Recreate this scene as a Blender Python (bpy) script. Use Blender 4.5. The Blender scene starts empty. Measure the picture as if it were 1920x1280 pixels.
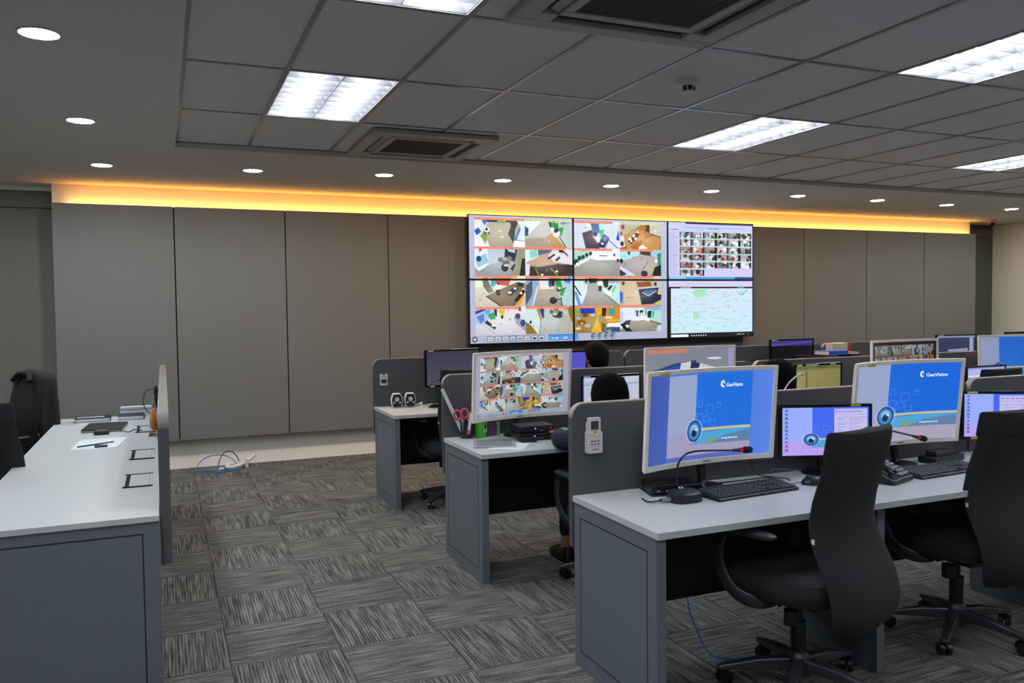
import bpy, math, random
import numpy as np
from mathutils import Vector, Matrix, Euler
S = bpy.context.scene
COL = S.collection
# ---------------------------------------------------------------- camera, world, exposure
CAMZ = 1.5254
F_PX = 1546.14; YAW = math.radians(22.9131); PITCH = math.radians(-2.3346); ROLL = math.radians(-0.6827)
cam_d = bpy.data.cameras.new('camera'); cam = bpy.data.objects.new('camera', cam_d); COL.objects.link(cam)
cam_d.sensor_width = 36; cam_d.lens = F_PX/1920*36; cam_d.clip_start = .05; cam_d.clip_end = 60
_R = Vector((math.cos(YAW), -math.sin(YAW), 0))
_F = Vector((math.sin(YAW)*math.cos(PITCH), math.cos(YAW)*math.cos(PITCH), math.sin(PITCH)))
_U = _R.cross(_F)
_R2 = _R*math.cos(ROLL)+_U*math.sin(ROLL); _U2 = -_R*math.sin(ROLL)+_U*math.cos(ROLL)
cam.matrix_world = Matrix(((_R2.x,_U2.x,-_F.x,0),(_R2.y,_U2.y,-_F.y,0),(_R2.z,_U2.z,-_F.z,CAMZ),(0,0,0,1)))
S.camera = cam
S.view_settings.view_transform = 'Standard'; S.view_settings.look = 'None'
S.view_settings.exposure = 0.0; S.view_settings.gamma = 1.0; S.view_settings.use_curve_mapping = False
S.cycles.use_denoising = True; S.cycles.max_bounces = 8; S.cycles.diffuse_bounces = 5
S.cycles.sample_clamp_indirect = 6
w = bpy.data.worlds.new('world'); S.world = w; w.use_nodes = True
w.node_tree.nodes['Background'].inputs[0].default_value = (.5,.55,.6,1); w.node_tree.nodes['Background'].inputs[1].default_value = .05
TUBE = 120.0
SPOT_COOL = 320.0 # downlights
SPOT_WARM = 310.0
STRIP = 26.0
rnd = random.Random(7)
# ---------------------------------------------------------------- helpers
def lin(c):
    if isinstance(c, str): c = tuple(int(c[i:i+2],16) for i in (0,2,4))
    return tuple(((v/255)/12.92 if v/255 <= .04045 else ((v/255+.055)/1.055)**2.4) for v in c)
MATS = {}
def mat(name, c, rough=.5, metal=0, noise=0, nscale=200, bump=0, bscale=400, emit=0, spec=.5, coat=0, trans=0):
    if name in MATS: return MATS[name]
    m = bpy.data.materials.new(name); m.use_nodes = True; nt = m.node_tree; N = nt.nodes; L = nt.links
    b = N['Principled BSDF']; col = (*lin(c),1)
    b.inputs['Base Color'].default_value = col; b.inputs['Roughness'].default_value = rough
    b.inputs['Metallic'].default_value = metal; b.inputs['Specular IOR Level'].default_value = spec
    if coat: b.inputs['Coat Weight'].default_value = coat
    if trans: b.inputs['Transmission Weight'].default_value = trans
    if emit: b.inputs['Emission Color'].default_value = col; b.inputs['Emission Strength'].default_value = emit
    tc = N.new('ShaderNodeTexCoord')
    if noise:
        n = N.new('ShaderNodeTexNoise'); n.inputs['Scale'].default_value = nscale; n.inputs['Detail'].default_value = 3
        L.new(tc.outputs['Object'], n.inputs['Vector'])
        mx = N.new('ShaderNodeMix'); mx.data_type = 'RGBA'
        mx.inputs['A'].default_value = tuple(v*(1-noise) for v in col[:3])+(1,)
        mx.inputs['B'].default_value = tuple(min(1,v*(1+noise)) for v in col[:3])+(1,)
        L.new(n.outputs['Fac'], mx.inputs['Factor']); L.new(mx.outputs['Result'], b.inputs['Base Color'])
    if bump:
        n = N.new('ShaderNodeTexNoise'); n.inputs['Scale'].default_value = bscale
        L.new(tc.outputs['Object'], n.inputs['Vector'])
        bp = N.new('ShaderNodeBump'); bp.inputs['Strength'].default_value = bump; bp.inputs['Distance'].default_value = .002
        L.new(n.outputs['Fac'], bp.inputs['Height']); L.new(bp.outputs['Normal'], b.inputs['Normal'])
    MATS[name] = m; return m
def emitter(name, c, strength):
    if name in MATS: return MATS[name]
    m = bpy.data.materials.new(name); m.use_nodes = True; nt = m.node_tree
    nt.nodes.remove(nt.nodes['Principled BSDF']); e = nt.nodes.new('ShaderNodeEmission')
    e.inputs[0].default_value = (*lin(c),1); e.inputs[1].default_value = strength
    nt.links.new(e.outputs[0], nt.nodes['Material Output'].inputs[0]); MATS[name] = m; return m

class MB:
    """collects shapes; build() links them as ONE mesh object"""
    def __init__(s): s.v = []; s.f = []; s.T = Matrix.Identity(4)
    def add(s, vs, fs):
        o = len(s.v); s.v += [tuple(s.T @ Vector(p)) for p in vs]; s.f += [tuple(i+o for i in f) for f in fs]; return s
    def box(s, a, b):
        (x0,y0,z0),(x1,y1,z1) = a,b
        return s.add([(x0,y0,z0),(x1,y0,z0),(x1,y1,z0),(x0,y1,z0),(x0,y0,z1),(x1,y0,z1),(x1,y1,z1),(x0,y1,z1)],
                     [(0,3,2,1),(4,5,6,7),(0,1,5,4),(1,2,6,5),(2,3,7,6),(3,0,4,7)])
    def cbox(s, c, d): return s.box([c[i]-d[i]/2 for i in range(3)], [c[i]+d[i]/2 for i in range(3)])
    def loft(s, rings, cap=True, close=True):
        n = len(rings[0]); vs = [p for r in rings for p in r]; fs = []
        for k in range(len(rings)-1):
            for i in range(n if close else n-1):
                j = (i+1) % n; fs.append((k*n+i, k*n+j, (k+1)*n+j, (k+1)*n+i))
        if cap: fs.append(tuple(reversed(range(n)))); fs.append(tuple(range((len(rings)-1)*n, len(rings)*n)))
        return s.add(vs, fs)
    def tube(s, pts, r, n=8, cap=True):
        P = [Vector(p) for p in pts]; rr = r if isinstance(r,(list,tuple)) else [r]*len(P)
        t0 = (P[1]-P[0]).normalized(); up = Vector((0,0,1)) if abs(t0.z) < .9 else Vector((1,0,0))
        u = t0.cross(up).normalized(); rings = []
        for i,p in enumerate(P):
            t = ((P[i+1]-p) if i == 0 else (p-P[i-1]) if i == len(P)-1 else (P[i+1]-P[i-1])).normalized()
            u = (u-t*u.dot(t)).normalized(); v = t.cross(u)
            rings.append([tuple(p+(u*math.cos(a)+v*math.sin(a))*rr[i]) for a in [2*math.pi*k/n for k in range(n)]])
        return s.loft(rings, cap)
    def lathe(s, prof, n=24, c=(0,0)):
        rings = [[(c[0]+r*math.cos(2*math.pi*k/n), c[1]+r*math.sin(2*math.pi*k/n), z) for k in range(n)] for r,z in prof]
        return s.loft(rings)
    def cyl(s, c, r, z0, z1, n=20): return s.lathe([(r,z0),(r,z1)], n, c)
    def prism(s, poly, axis, a, b):
        """extrude a 2D outline along axis ('x','y','z') from a to b"""
        def q(u,v,w): return {'x':(w,u,v),'y':(u,w,v),'z':(u,v,w)}[axis]
        return s.loft([[q(u,v,a) for u,v in poly],[q(u,v,b) for u,v in poly]])
    def ell(s, c, r, n=16, m=10):
        rings = []
        for k in range(m+1):
            a = math.pi*(k/m) ; a = min(max(a,.08),math.pi-.08)
            rings.append([(c[0]+r[0]*math.sin(a)*math.cos(2*math.pi*i/n), c[1]+r[1]*math.sin(a)*math.sin(2*math.pi*i/n), c[2]-r[2]*math.cos(a)) for i in range(n)])
        return s.loft(rings)
    def build(s, name, m, parent=None, bevel=0, smooth=False, sub=0, seg=2):
        me = bpy.data.meshes.new(name); me.from_pydata(s.v, [], s.f); me.update()
        import bmesh
        bm = bmesh.new(); bm.from_mesh(me); bmesh.ops.recalc_face_normals(bm, faces=bm.faces); bm.to_mesh(me); bm.free()
        o = bpy.data.objects.new(name, me); COL.objects.link(o); me.materials.append(m)
        if parent: o.parent = parent
        if bevel:
            b = o.modifiers.new('bevel','BEVEL'); b.width = bevel; b.segments = seg; b.limit_method = 'ANGLE'; b.angle_limit = math.radians(40)
        if sub:
            b = o.modifiers.new('sub','SUBSURF'); b.levels = sub; b.render_levels = sub
        if smooth or sub:
            me.polygons.foreach_set('use_smooth', [True]*len(me.polygons))
            if not sub:
                try: me.set_sharp_from_angle(angle=math.radians(38))
                except Exception: pass
        return o
def thing(name, label, cat, loc=(0,0,0), rz=0, group=None, rx=0):
    o = bpy.data.objects.new(name, None); COL.objects.link(o); o.location = loc; o.rotation_euler = (rx,0,rz)
    o.empty_display_size = .05
    o['label'] = label; o['category'] = cat
    if group: o['group'] = group
    return o
def tag(o, label, cat, group=None):
    o['label'] = label; o['category'] = cat
    if group: o['group'] = group
    return o
def struct(o, label=None):
    o['kind'] = 'structure'
    if label: o['label'] = label
    return o
def dup(root, loc=None, rz=None, label=None, group=None):
    def cp(o, par):
        c = o.copy(); COL.objects.link(c)
        if par: c.parent = par
        for ch in list(o.children): cp(ch, c)
        return c
    r = cp(root, None)
    if loc is not None: r.location = loc
    if rz is not None: r.rotation_euler = (root.rotation_euler[0],0,rz)
    if label: r['label'] = label
    if group: r['group'] = group
    return r
def sm(pts, n=6):
    """Catmull-Rom through points"""
    P = [Vector(p) for p in pts]; P = [P[0]*2-P[1]]+P+[P[-1]*2-P[-2]]; out = []
    for i in range(1,len(P)-2):
        for k in range(n):
            t = k/n; a,b,c,d = P[i-1:i+3]
            out.append(tuple(.5*((2*b)+(c-a)*t+(2*a-5*b+4*c-d)*t*t+(3*b-a-3*c+d)*t**3)))
    out.append(tuple(P[-2])); return out
def rrect(x0,z0,x1,z1,r,n=6,corners=(1,1,1,1)):
    """rounded rectangle outline; corners = bl, br, tr, tl"""
    out = []
    for k,(cx,cz,a0) in enumerate(((x0+r,z0+r,180),(x1-r,z0+r,270),(x1-r,z1-r,0),(x0+r,z1-r,90))):
        if corners[k]: out += [(cx+r*math.cos(math.radians(a0+90*i/n)), cz+r*math.sin(math.radians(a0+90*i/n))) for i in range(n+1)]
        else: out.append(((x0,z0),(x1,z0),(x1,z1),(x0,z1))[k])
    return out
# ---------------------------------------------------------------- materials
M_wtop = mat('worktop_laminate','bcc1c0',.35)
M_desk = mat('desk_grey_laminate','626a72',.42,noise=.08,nscale=60)
M_groove = mat('groove_dark','15171a',.6)
M_part = mat('partition_grey','484b4e',.6,noise=.1,nscale=300,bump=.1)
M_alu = mat('aluminium_edge','98928a',.45,metal=.3)
M_modesty = mat('modesty_black','0c0d0e',.6)
M_fabric = mat('wall_panel_fabric','747472',.9,noise=.14,nscale=260,bump=.5,bscale=700)
M_fabric_d = mat('recess_panel_fabric','55564f',.9,noise=.14,nscale=260,bump=.5,bscale=700)
M_paint = mat('white_paint','e8e4da',.7)
M_skirt = mat('skirting_paint','f6f2ea',.5)
M_soffit = mat('soffit_paint','c4c4c0',.8,noise=.03,nscale=80)
M_tile = mat('ceiling_tile','cfd0d2',.85,noise=.06,nscale=220,bump=.3,bscale=500)
M_tbar = mat('tbar_metal','8a8a8e',.25,metal=.6)
M_white = mat('white_plastic','d6d4d0',.35)
M_offw = mat('monitor_white_plastic','f4f0e8',.3)
M_black = mat('black_plastic','101113',.4)
M_blackg = mat('black_gloss','0a0b0d',.15)
M_dgrey = mat('dark_grey_plastic','2a2c2f',.45)
M_mesh = mat('chair_fabric','1d1e20',.95,noise=.25,nscale=500,bump=.6,bscale=900)
M_chairp = mat('chair_plastic','2b2e32',.35)
M_cable_b = mat('blue_cable','2f5fb8',.5)
M_cable_k = mat('black_cable','0c0c0d',.5)
M_cable_w = mat('white_cable','cfd0cc',.5)
M_cable_g = mat('green_cable','4c9a72',.5)
M_paper = mat('paper_white','d3d8da',.7)
M_skin = mat('skin','9a6a50',.55)
M_hair = mat('black_hair','060606',.8,noise=.3,nscale=150,bump=.4,bscale=300,spec=.15)
M_scarf = mat('black_headscarf','070708',.95,bump=.3,bscale=300,spec=.1)
M_navy = mat('navy_cloth','141a2c',.9,bump=.4,bscale=500)
M_trous = mat('black_trousers','0c0c0e',.9)
# ================================================================ ROOM
CZ = 2.749; SZ = 2.71; GY = 6.446; DY = 1.0513
XW0, XW1, YW = -0.907, 11.0, 8.62
XR = 11.82; XL = -4.2; YF = -4.3; YB = 8.9
# floor: quarter-turned carpet tiles
def carpet():
    m = bpy.data.materials.new('carpet_tiles'); m.use_nodes = True; nt = m.node_tree; N = nt.nodes; L = nt.links
    b = N['Principled BSDF']; b.inputs['Roughness'].default_value = .95; b.inputs['Specular IOR Level'].default_value = .2
    def mt(op, a, c=None, d=None):
        n = N.new('ShaderNodeMath'); n.operation = op
        for i,x in enumerate((a,c,d)):
            if x is None: continue
            if isinstance(x,(int,float)): n.inputs[i].default_value = x
            else: L.new(x, n.inputs[i])
        return n.outputs[0]
    tc = N.new('ShaderNodeTexCoord'); sx = N.new('ShaderNodeSeparateXYZ'); L.new(tc.outputs['Object'], sx.inputs[0])
    u = mt('DIVIDE', mt('SUBTRACT', sx.outputs[0], .2315), .468); v = mt('DIVIDE', mt('SUBTRACT', sx.outputs[1], 4.62), .468)
    fu = mt('FLOOR', u); fv = mt('FLOOR', v)
    par = mt('FLOORED_MODULO', mt('ADD', fu, fv), 2)          # 1 = stripes run along y
    ip = mt('SUBTRACT', 1, par)
    a = mt('ADD', mt('MULTIPLY', sx.outputs[0], par), mt('MULTIPLY', sx.outputs[1], ip))
    c = mt('ADD', mt('MULTIPLY', sx.outputs[1], par), mt('MULTIPLY', sx.outputs[0], ip))
    idn = mt('ADD', mt('MULTIPLY', fu, 7.31), mt('MULTIPLY', fv, 3.77))
    def noise(ka, kc, det=2):
        cb = N.new('ShaderNodeCombineXYZ'); L.new(mt('MULTIPLY', a, ka), cb.inputs[0]); L.new(mt('MULTIPLY', c, kc), cb.inputs[1]); L.new(idn, cb.inputs[2])
        n = N.new('ShaderNodeTexNoise'); n.inputs['Scale'].default_value = 1; n.inputs['Detail'].default_value = det
        L.new(cb.outputs[0], n.inputs['Vector']); return n.outputs['Fac']
    n1 = noise(75, 4.5); n2 = noise(260, 60, 1); n3 = noise(9, 5, 1)
    rib = mt('SINE', mt('MULTIPLY', a, 2*math.pi/.0145))
    rib = mt('MULTIPLY', rib, .075)
    # thin dark joint between tiles
    eu = mt('ABSOLUTE', mt('SUBTRACT', mt('FRACT', u), .5)); ev = mt('ABSOLUTE', mt('SUBTRACT', mt('FRACT', v), .5))
    joint = mt('MULTIPLY', mt('GREATER_THAN', mt('MAXIMUM', eu, ev), .493), .12)
    s = mt('ADD', mt('MULTIPLY', n1, .62), mt('MULTIPLY', n2, .25)); s = mt('ADD', s, mt('MULTIPLY', n3, .13))
    s = mt('SUBTRACT', mt('ADD', s, rib), joint)
    r = N.new('ShaderNodeValToRGB'); L.new(s, r.inputs[0]); e = r.color_ramp.elements
    e[0].position = .36; e[0].color = (*lin('333434'),1); e[1].position = .66; e[1].color = (*lin('80807b'),1)
    k = e.new(.48); k.color = (*lin('555653'),1)
    L.new(r.outputs[0], b.inputs['Base Color'])
    bp = N.new('ShaderNodeBump'); bp.inputs['Strength'].default_value = .6; bp.inputs['Distance'].default_value = .004
    L.new(s, bp.inputs['Height']); L.new(bp.outputs[0], b.inputs['Normal'])
    return m
struct(MB().box((XL,YF,-.05),(XR+.1,YB+.1,0)).build('floor', carpet()))
# walls
wb = struct(MB().box((XW0,YW,0),(XW1,YB,SZ+.04)).build('wall_back', M_paint), 'feature wall clad in tall fabric panels with an amber lit strip above')
struct(MB().box((XL,YB,0),(XW0+.02,YB+.1,CZ+.1)).build('wall_back_left', M_fabric_d))
struct(MB().box((XW1-.02,YB,0),(XR+.1,YB+.1,CZ+.1)).build('wall_back_right', M_fabric_d))
struct(MB().box((XR,YF,0),(XR+.1,YB,CZ+.1)).build('wall_right', mat('right_wall_paint','e8e6dc',.7)))
struct(MB().box((XL-.1,YF,0),(XL,YB+.1,CZ+.1)).build('wall_left', M_paint))
struct(MB().box((XL,YF-.1,0),(XR+.1,YF,CZ+.1)).build('wall_front', M_paint))
seams = [XW0,.12,1.15,2.2,3.28,4.40,5.53,6.65,7.78,8.875,9.957,XW1]
for a,b in zip(seams[:-1],seams[1:]):
    MB().box((a+.005,8.515,.286),(b-.005,8.555,2.526)).build('fabric_panel', M_fabric, wb, bevel=.004)
MB().box((XW0+.01,8.5552,.30),(XW1-.01,8.5605,2.523)).box((XW0+.01,8.5605,.34),(XW1-.01,8.62,2.40)).build('backing_light_block', M_groove, wb)  # dark backing; thin front sheet added to stop strip light leaking through seams
struct(MB().box((XW0,8.606,0),(XW1,8.62,.125)).build('baseboard_back', M_skirt))
# recessed fabric walls: upper panels and joint
for nm,a,b,mm in (('trim_1',XL,XW0,mat('left_recess_fabric_lit','72726a',.9,noise=.12,nscale=260,bump=.4,bscale=700)),('trim_2',XW1,XR,M_fabric_d)):  # left recess: same fabric, colour lightened to stand for light on it
    struct(MB().box((a,YB-.03,0),(b,YB,2.505)).box((a,YB-.03,2.515),(b,YB,2.665)).build(nm, mm))
struct(MB().box((XL,YB-.045,2.67),(XW0,YB,SZ)).build('trim_3', M_paint))
# cove led strip, lying behind the top edge of the panels
led = MB().box((XW0+.14,8.566,2.500),(XW1-.05,8.60,2.514)).build('led_strip', emitter('led_amber','ffa946',STRIP))
tag(led, 'amber light strip hidden behind the top of the fabric wall panels', 'light strip')
# ceiling: tiles, troffer cells left open
xs = [.115]+[.615+.6*i for i in range(19)]+[XR]
ys = [GY-DY*k for k in range(11)]+[YF]
TRO = [(i,k) for i in (0,5,10,15) for k in (1,3,5,7)]
cm = MB()
for i in range(len(xs)-1):
    for k in range(len(ys)-1):
        if (i-1,k) in TRO: continue
        cm.box((xs[i],ys[k+1],CZ),(xs[i+1],ys[k],CZ+.02))
struct(cm.build('ceiling', M_tile), 'grey lay-in ceiling tiles')
tb = MB()
for x in xs[1:-1]: tb.box((x-.012,YF,CZ-.005),(x+.012,GY,CZ-.0005))
for y in ys[1:-1]: tb.box((.115,y-.012,CZ-.0045),(XR,y+.012,CZ-.0004))
tb.box((.115,GY-.022,CZ-.006),(XR,GY,CZ-.001)); tb.box((.115,YF,CZ-.006),(.137,GY,CZ-.001))
struct(tb.build('trim_4', M_tbar), 'metal grid of the suspended ceiling')
so = MB().box((XL,GY,SZ),(XR,YB,CZ+.12)).box((XL,YF,SZ),(.115,GY,CZ+.12))
struct(so.build('ceiling_soffit', M_soffit), 'plain painted plaster soffit')
struct(MB().box((.1,YF,CZ+.14),(XR,GY,CZ+.2)).build('ceiling_slab', M_tile))
# ---------------------------------------------------------------- recessed fluorescent lights
M_tube = emitter('tube_light','f3f4fc',TUBE)
M_refl = mat('troffer_reflector','85888d',.3,metal=.3)
M_blade = mat('louvre_blade','9b9da3',.35,metal=.3)
def troffer(x0, y0, label):
    x1, y1 = x0+.6, y0+DY; cx, cy = (x0+x1)/2, (y0+y1)/2
    t = thing('ceiling_light', label, 'ceiling light', (cx,cy,CZ), 0, 'recessed fluorescent lights with louvres')
    W, D = .285, DY/2-.015
    h = MB()
    h.box((-W,-D,.085),(W,D,.09)); h.box((-W,-D,.0),(-W+.004,D,.085)); h.box((W-.004,-D,.0),(W,D,.085))
    h.box((-W,-D,0),(W,-D+.004,.085)); h.box((-W,D-.004,0),(W,D,.085))
    h.build('housing', M_refl, t)
    f = MB()
    f.box((-W-.012,-D-.012,-.004),(W+.012,-D,0)).box((-W-.012,D,-.004),(W+.012,D+.012,0)).box((-W-.012,-D,-.004),(-W,D,0)).box((W,-D,-.004),(W+.012,D,0))
    f.build('frame', M_white, t)
    lv = MB()
    for c in (-W/2, W/2):
        a = W/2-.002                         # curved long reflectors of each column
        for sg in (-1,1):
            pr = [(c+sg*a,0),(c+sg*(a-.008),.012),(c+sg*(a-.022),.03),(c+sg*(a-.045),.05),(c+sg*(a-.04),.052),(c+sg*(a-.012),.03),(c+sg*(a+.002),.0)]
            lv.prism(pr,'y',-D+.004,D-.004)
        for q in range(8):                  # cross blades
            y = -D+.01+(2*D-.02)*(q+1)/9
            lv.prism([(y-.002,0),(y+.002,0),(y+.011,.036),(y-.011,.036)],'x',c-a+.004,c+a-.004)
    lv.build('louvre', M_blade, t, smooth=True)
    for c in (-W/2, W/2): MB().tube([(c,-D+.02,.055),(c,D-.02,.055)],.0145,10).build('tube', M_tube, t)
tl = {(0,1):'recessed louvred light nearest the left plaster soffit, in front of the far cassette unit',(0,3):'recessed louvred light at the top edge of the picture, left of the near cassette unit',
 (5,1):'recessed louvred light between the smoke detector and the display wall',(5,3):'large recessed louvred light at the upper right, nearest the camera on that side',
 (10,1):'small far recessed louvred light at the right edge'}
for i,k in TRO: troffer(.615+.6*i, GY-DY*(k+1), tl.get((i,k),'recessed louvred light out of frame'))
# ---------------------------------------------------------------- downlights
def downlight(x, y, col, st, label):
    t = thing('downlight', label, 'downlight', (x,y,SZ), 0, 'round downlights in the soffit')
    MB().lathe([(.082,0),(.086,-.003),(.078,-.006),(.072,-.003),(.072,0)],28).build('trim_ring', M_white, t, smooth=True)
    MB().lathe([(.071,-.001),(.071,-.0045),(.066,-.006),(.001,-.006)],28).build('diffuser', emitter('downlight_'+col,col,st), t)
for n,(x,y) in enumerate([(-.45,4.03),(-.435,5.75),(-.43,2.3),(-.43,.6),(-.43,-1.1),(-1.55,7.2),(-2.7,7.2)]):
    downlight(x,y,'eef4ff',SPOT_COOL,['largest downlight at the top left corner','second downlight from the top left corner','added downlight out of frame, lighting the right wall','added downlight out of frame, lighting the right wall','added downlight out of frame, lighting the right wall','downlight cut by the left edge of the picture','added downlight out of frame, lighting the right wall','added downlight out of frame, lighting the right wall'][n])
lab = ['downlight at the inner corner of the soffit, leftmost of the row along the feature wall','downlight above the second fabric panel','downlight above the third fabric panel','downlight above the left part of the display wall','downlight above the middle of the display wall','downlight above the right part of the display wall','downlight right of the display wall','third downlight from the right wall','second downlight from the right wall','last downlight in view before the right wall','added downlight out of frame, lighting the right wall','added downlight out of frame, lighting the right wall']
for n,(x,y) in enumerate([(-.42,7.42),(.73,7.30),(1.83,7.18),(2.94,7.13),(4.08,7.11),(5.27,7.11),(6.42,7.12),(7.59,7.13),(8.78,7.2),(10.0,7.25),(11.2,7.25)]):  # the last one is added out of frame to brighten the right wall
    downlight(x,y,'eef6f4' if n<2 else 'ffdcbc' if n<8 else 'f4f4e8',SPOT_COOL if n==0 else SPOT_WARM,lab[n])
# ---------------------------------------------------------------- cassette air conditioners
M_ac = mat('ac_plastic','9a9b98',.5)
M_grille = mat('ac_grille','3c3e3a',.6)
def cassette(x, y, sz, label):
    t = thing('air_conditioner', label, 'air conditioner', (x,y,CZ-.006), 0)
    h = sz/2
    p = MB()
    def fr(a,b,z0,z1):
        for bx in (((-b,-b),(b,-a)),((-b,a),(b,b)),((-b,-a),(-a,a)),((a,-a),(b,a))):
            p.box((bx[0][0],bx[0][1],z0),(bx[1][0],bx[1][1],z1))
    fr(h*.82,h,-.03,0); fr(h*.56,h*.66,-.03,0)
    for sx in (-1,1):
        for sy in (-1,1): p.cbox((sx*h*.74,sy*h*.74,-.015),(h*.17,h*.17,.03))
    p.build('fascia_panel', M_ac, t, bevel=.006)
    MB().box((-h*.95,-h*.95,-.008),(h*.95,h*.95,-.002)).build('air_slots', M_groove, t)
    for k in range(4):
        T = Matrix.Rotation(k*math.pi/2,4,'Z'); v = MB(); v.T = T
        v.add([(-h*.62,h*.68,-.026),(h*.62,h*.68,-.026),(h*.62,h*.75,-.012),(-h*.62,h*.75,-.012),(-h*.62,h*.68,-.022),(h*.62,h*.68,-.022),(h*.62,h*.75,-.008),(-h*.62,h*.75,-.008)],[(0,3,2,1),(4,5,6,7),(0,1,5,4),(1,2,6,5),(2,3,7,6),(3,0,4,7)])
        v.build('vane', M_ac, t)
    g = MB(); n = 34
    for q in range(n):
        y0 = -h*.56+h*1.12*(q+.2)/n; g.box((-h*.56,y0,-.026),(h*.56,y0+h*1.12/n*.45,-.014))
    for q in range(1,6): g.box((-h*.56+h*1.12*q/6-.002,-h*.56,-.024),(-h*.56+h*1.12*q/6+.002,h*.56,-.014))
    g.build('grille', M_grille, t)
cassette(1.84,2.74,.98,'large ceiling cassette air conditioner with slatted grille at the top of the picture')
cassette(1.79,5.93,.90,'far ceiling cassette air conditioner with dark grille beside the bright louvred light')
t = thing('smoke_detector','round white smoke detector hanging from the ceiling tiles','smoke detector',(2.66,3.79,CZ))
MB().lathe([(.06,0),(.06,-.03),(.05,-.034),(.001,-.034)],24).build('base', M_white, t, smooth=True)
sd = MB(); sd.lathe([(.03,-.034),(.036,-.052),(.03,-.058),(.001,-.058)],20)
sd.build('sensor_head', M_groove, t, smooth=True)
cg = MB()
for k in range(8):
    a = k*math.pi/4; cg.tube([(.04*math.cos(a),.04*math.sin(a),-.032),(.038*math.cos(a),.038*math.sin(a),-.056),(.02*math.cos(a),.02*math.sin(a),-.062)],.003,5)
cg.lathe([(.024,-.058),(.024,-.064),(.001,-.064)],18); cg.build('cage', M_white, t)
t = thing('dome_camera','small dome security camera under the soffit at the far right corner','security camera',(11.05,8.3,SZ))
MB().lathe([(.065,0),(.065,-.035),(.05,-.045),(.001,-.045)],20).build('base', mat('camera_base','b98f78',.5), t, smooth=True)
MB().lathe([(.05,-.045),(.046,-.07),(.03,-.09),(.001,-.098)],20).build('dome', M_blackg, t, smooth=True)
# board on the right wall
t = thing('notice_board','pale board with small black markings on the right wall','board',(XR,7.9,0))
MB().box((-.02,-1.6,1.25),(-.002,.42,2.35)).build('board', mat('board_cream','cfc4b4',.6), t, bevel=.004)
k = MB()
for y,z,wd,h in ((.2,2.12,.26,.02),(.18,2.06,.2,.012),(.05,2.02,.06,.09),(.33,1.86,.05,.2),(.34,1.62,.05,.2)): k.cbox((-.023,y,z),(.004,wd,h))
k.build('markings', M_black, t)
# ================================================================ SCREEN PICTURES
def rgb(h): return np.array([int(h[i:i+2],16)/255 for i in (0,2,4)]) if isinstance(h,str) else np.array(h)/255
class Cv:
    """a raster that becomes a screen mesh with one colour per vertex; coordinates 0..1, y down"""
    def __init__(s, w, h, bg='000000'):
        s.w, s.h = w, h; s.a = np.ones((h,w,3))*rgb(bg)
        s.X, s.Y = np.meshgrid((np.arange(w)+.5)/w, (np.arange(h)+.5)/h); s.sub = (0,0,1,1)
    def win(s, x0,y0,x1,y1): s.sub = (x0,y0,x1-x0,y1-y0); return s
    def q(s, x, y): a=s.sub; return a[0]+x*a[2], a[1]+y*a[3]
    def put(s, m, c, al=1):
        x0,y0,w,h = s.sub; m = m & (s.X>=x0)&(s.X<x0+w)&(s.Y>=y0)&(s.Y<y0+h)
        s.a[m] = s.a[m]*(1-al)+rgb(c)*al
    def rect(s,x0,y0,x1,y1,c,al=1):
        x0,y0 = s.q(x0,y0); x1,y1 = s.q(x1,y1); s.put((s.X>=x0)&(s.X<x1)&(s.Y>=y0)&(s.Y<y1),c,al)
    def poly(s,pts,c,al=1):
        P = [s.q(pts[i],pts[i+1]) for i in range(0,len(pts),2)]; m = np.zeros(s.X.shape,bool)
        for (xa,ya),(xb,yb) in zip(P,P[1:]+P[:1]):
            if ya == yb: continue
            k = ((ya>s.Y)!=(yb>s.Y)) & (s.X < (xb-xa)*(s.Y-ya)/(yb-ya)+xa); m ^= k
        s.put(m,c,al)
    def ell(s,cx,cy,rx,ry,c,al=1,inner=0):
        x,y = s.q(cx,cy); d = ((s.X-x)/(rx*s.sub[2]))**2+((s.Y-y)/(ry*s.sub[3]))**2; s.put((d<1)&(d>=inner),c,al)
    def line(s,x0,y0,x1,y1,t,c,al=1):
        (ax,ay),(bx,by) = s.q(x0,y0),s.q(x1,y1); dx,dy = bx-ax,by-ay; l = dx*dx+dy*dy+1e-12
        k = np.clip(((s.X-ax)*dx+(s.Y-ay)*dy)/l,0,1); d = (s.X-ax-k*dx)**2+(s.Y-ay-k*dy)**2; s.put(d<(t*s.sub[3])**2,c,al)
    def grad(s,c0,c1,vert=True,al=1):
        x0,y0,w,h = s.sub; t = np.clip((s.Y-y0)/h if vert else (s.X-x0)/w,0,1)[...,None]
        m = (s.X>=x0)&(s.X<x0+w)&(s.Y>=y0)&(s.Y<y0+h); g = rgb(c0)*(1-t)+rgb(c1)*t; s.a[m] = s.a[m]*(1-al)+g[m]*al
    def specks(s,x0,y0,x1,y1,n,c,wd,hh,al=.8):
        for _ in range(n):
            x = x0+(x1-x0)*rnd.random(); y = y0+(y1-y0)*rnd.random(); s.rect(x,y,x+wd*(.4+rnd.random()),y+hh,c,al)
    def soft(s):
        p = np.pad(s.a,((1,1),(1,1),(0,0)),'edge'); s.a = .44*s.a+.14*(p[:-2,1:-1]+p[2:,1:-1]+p[1:-1,:-2]+p[1:-1,2:])
    def crop(s,x0,y0,x1,y1):
        o = Cv.__new__(Cv); o.a = s.a[int(y0*s.h):int(y1*s.h), int(x0*s.w):int(x1*s.w)].copy(); o.h,o.w = o.a.shape[:2]; return o
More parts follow.
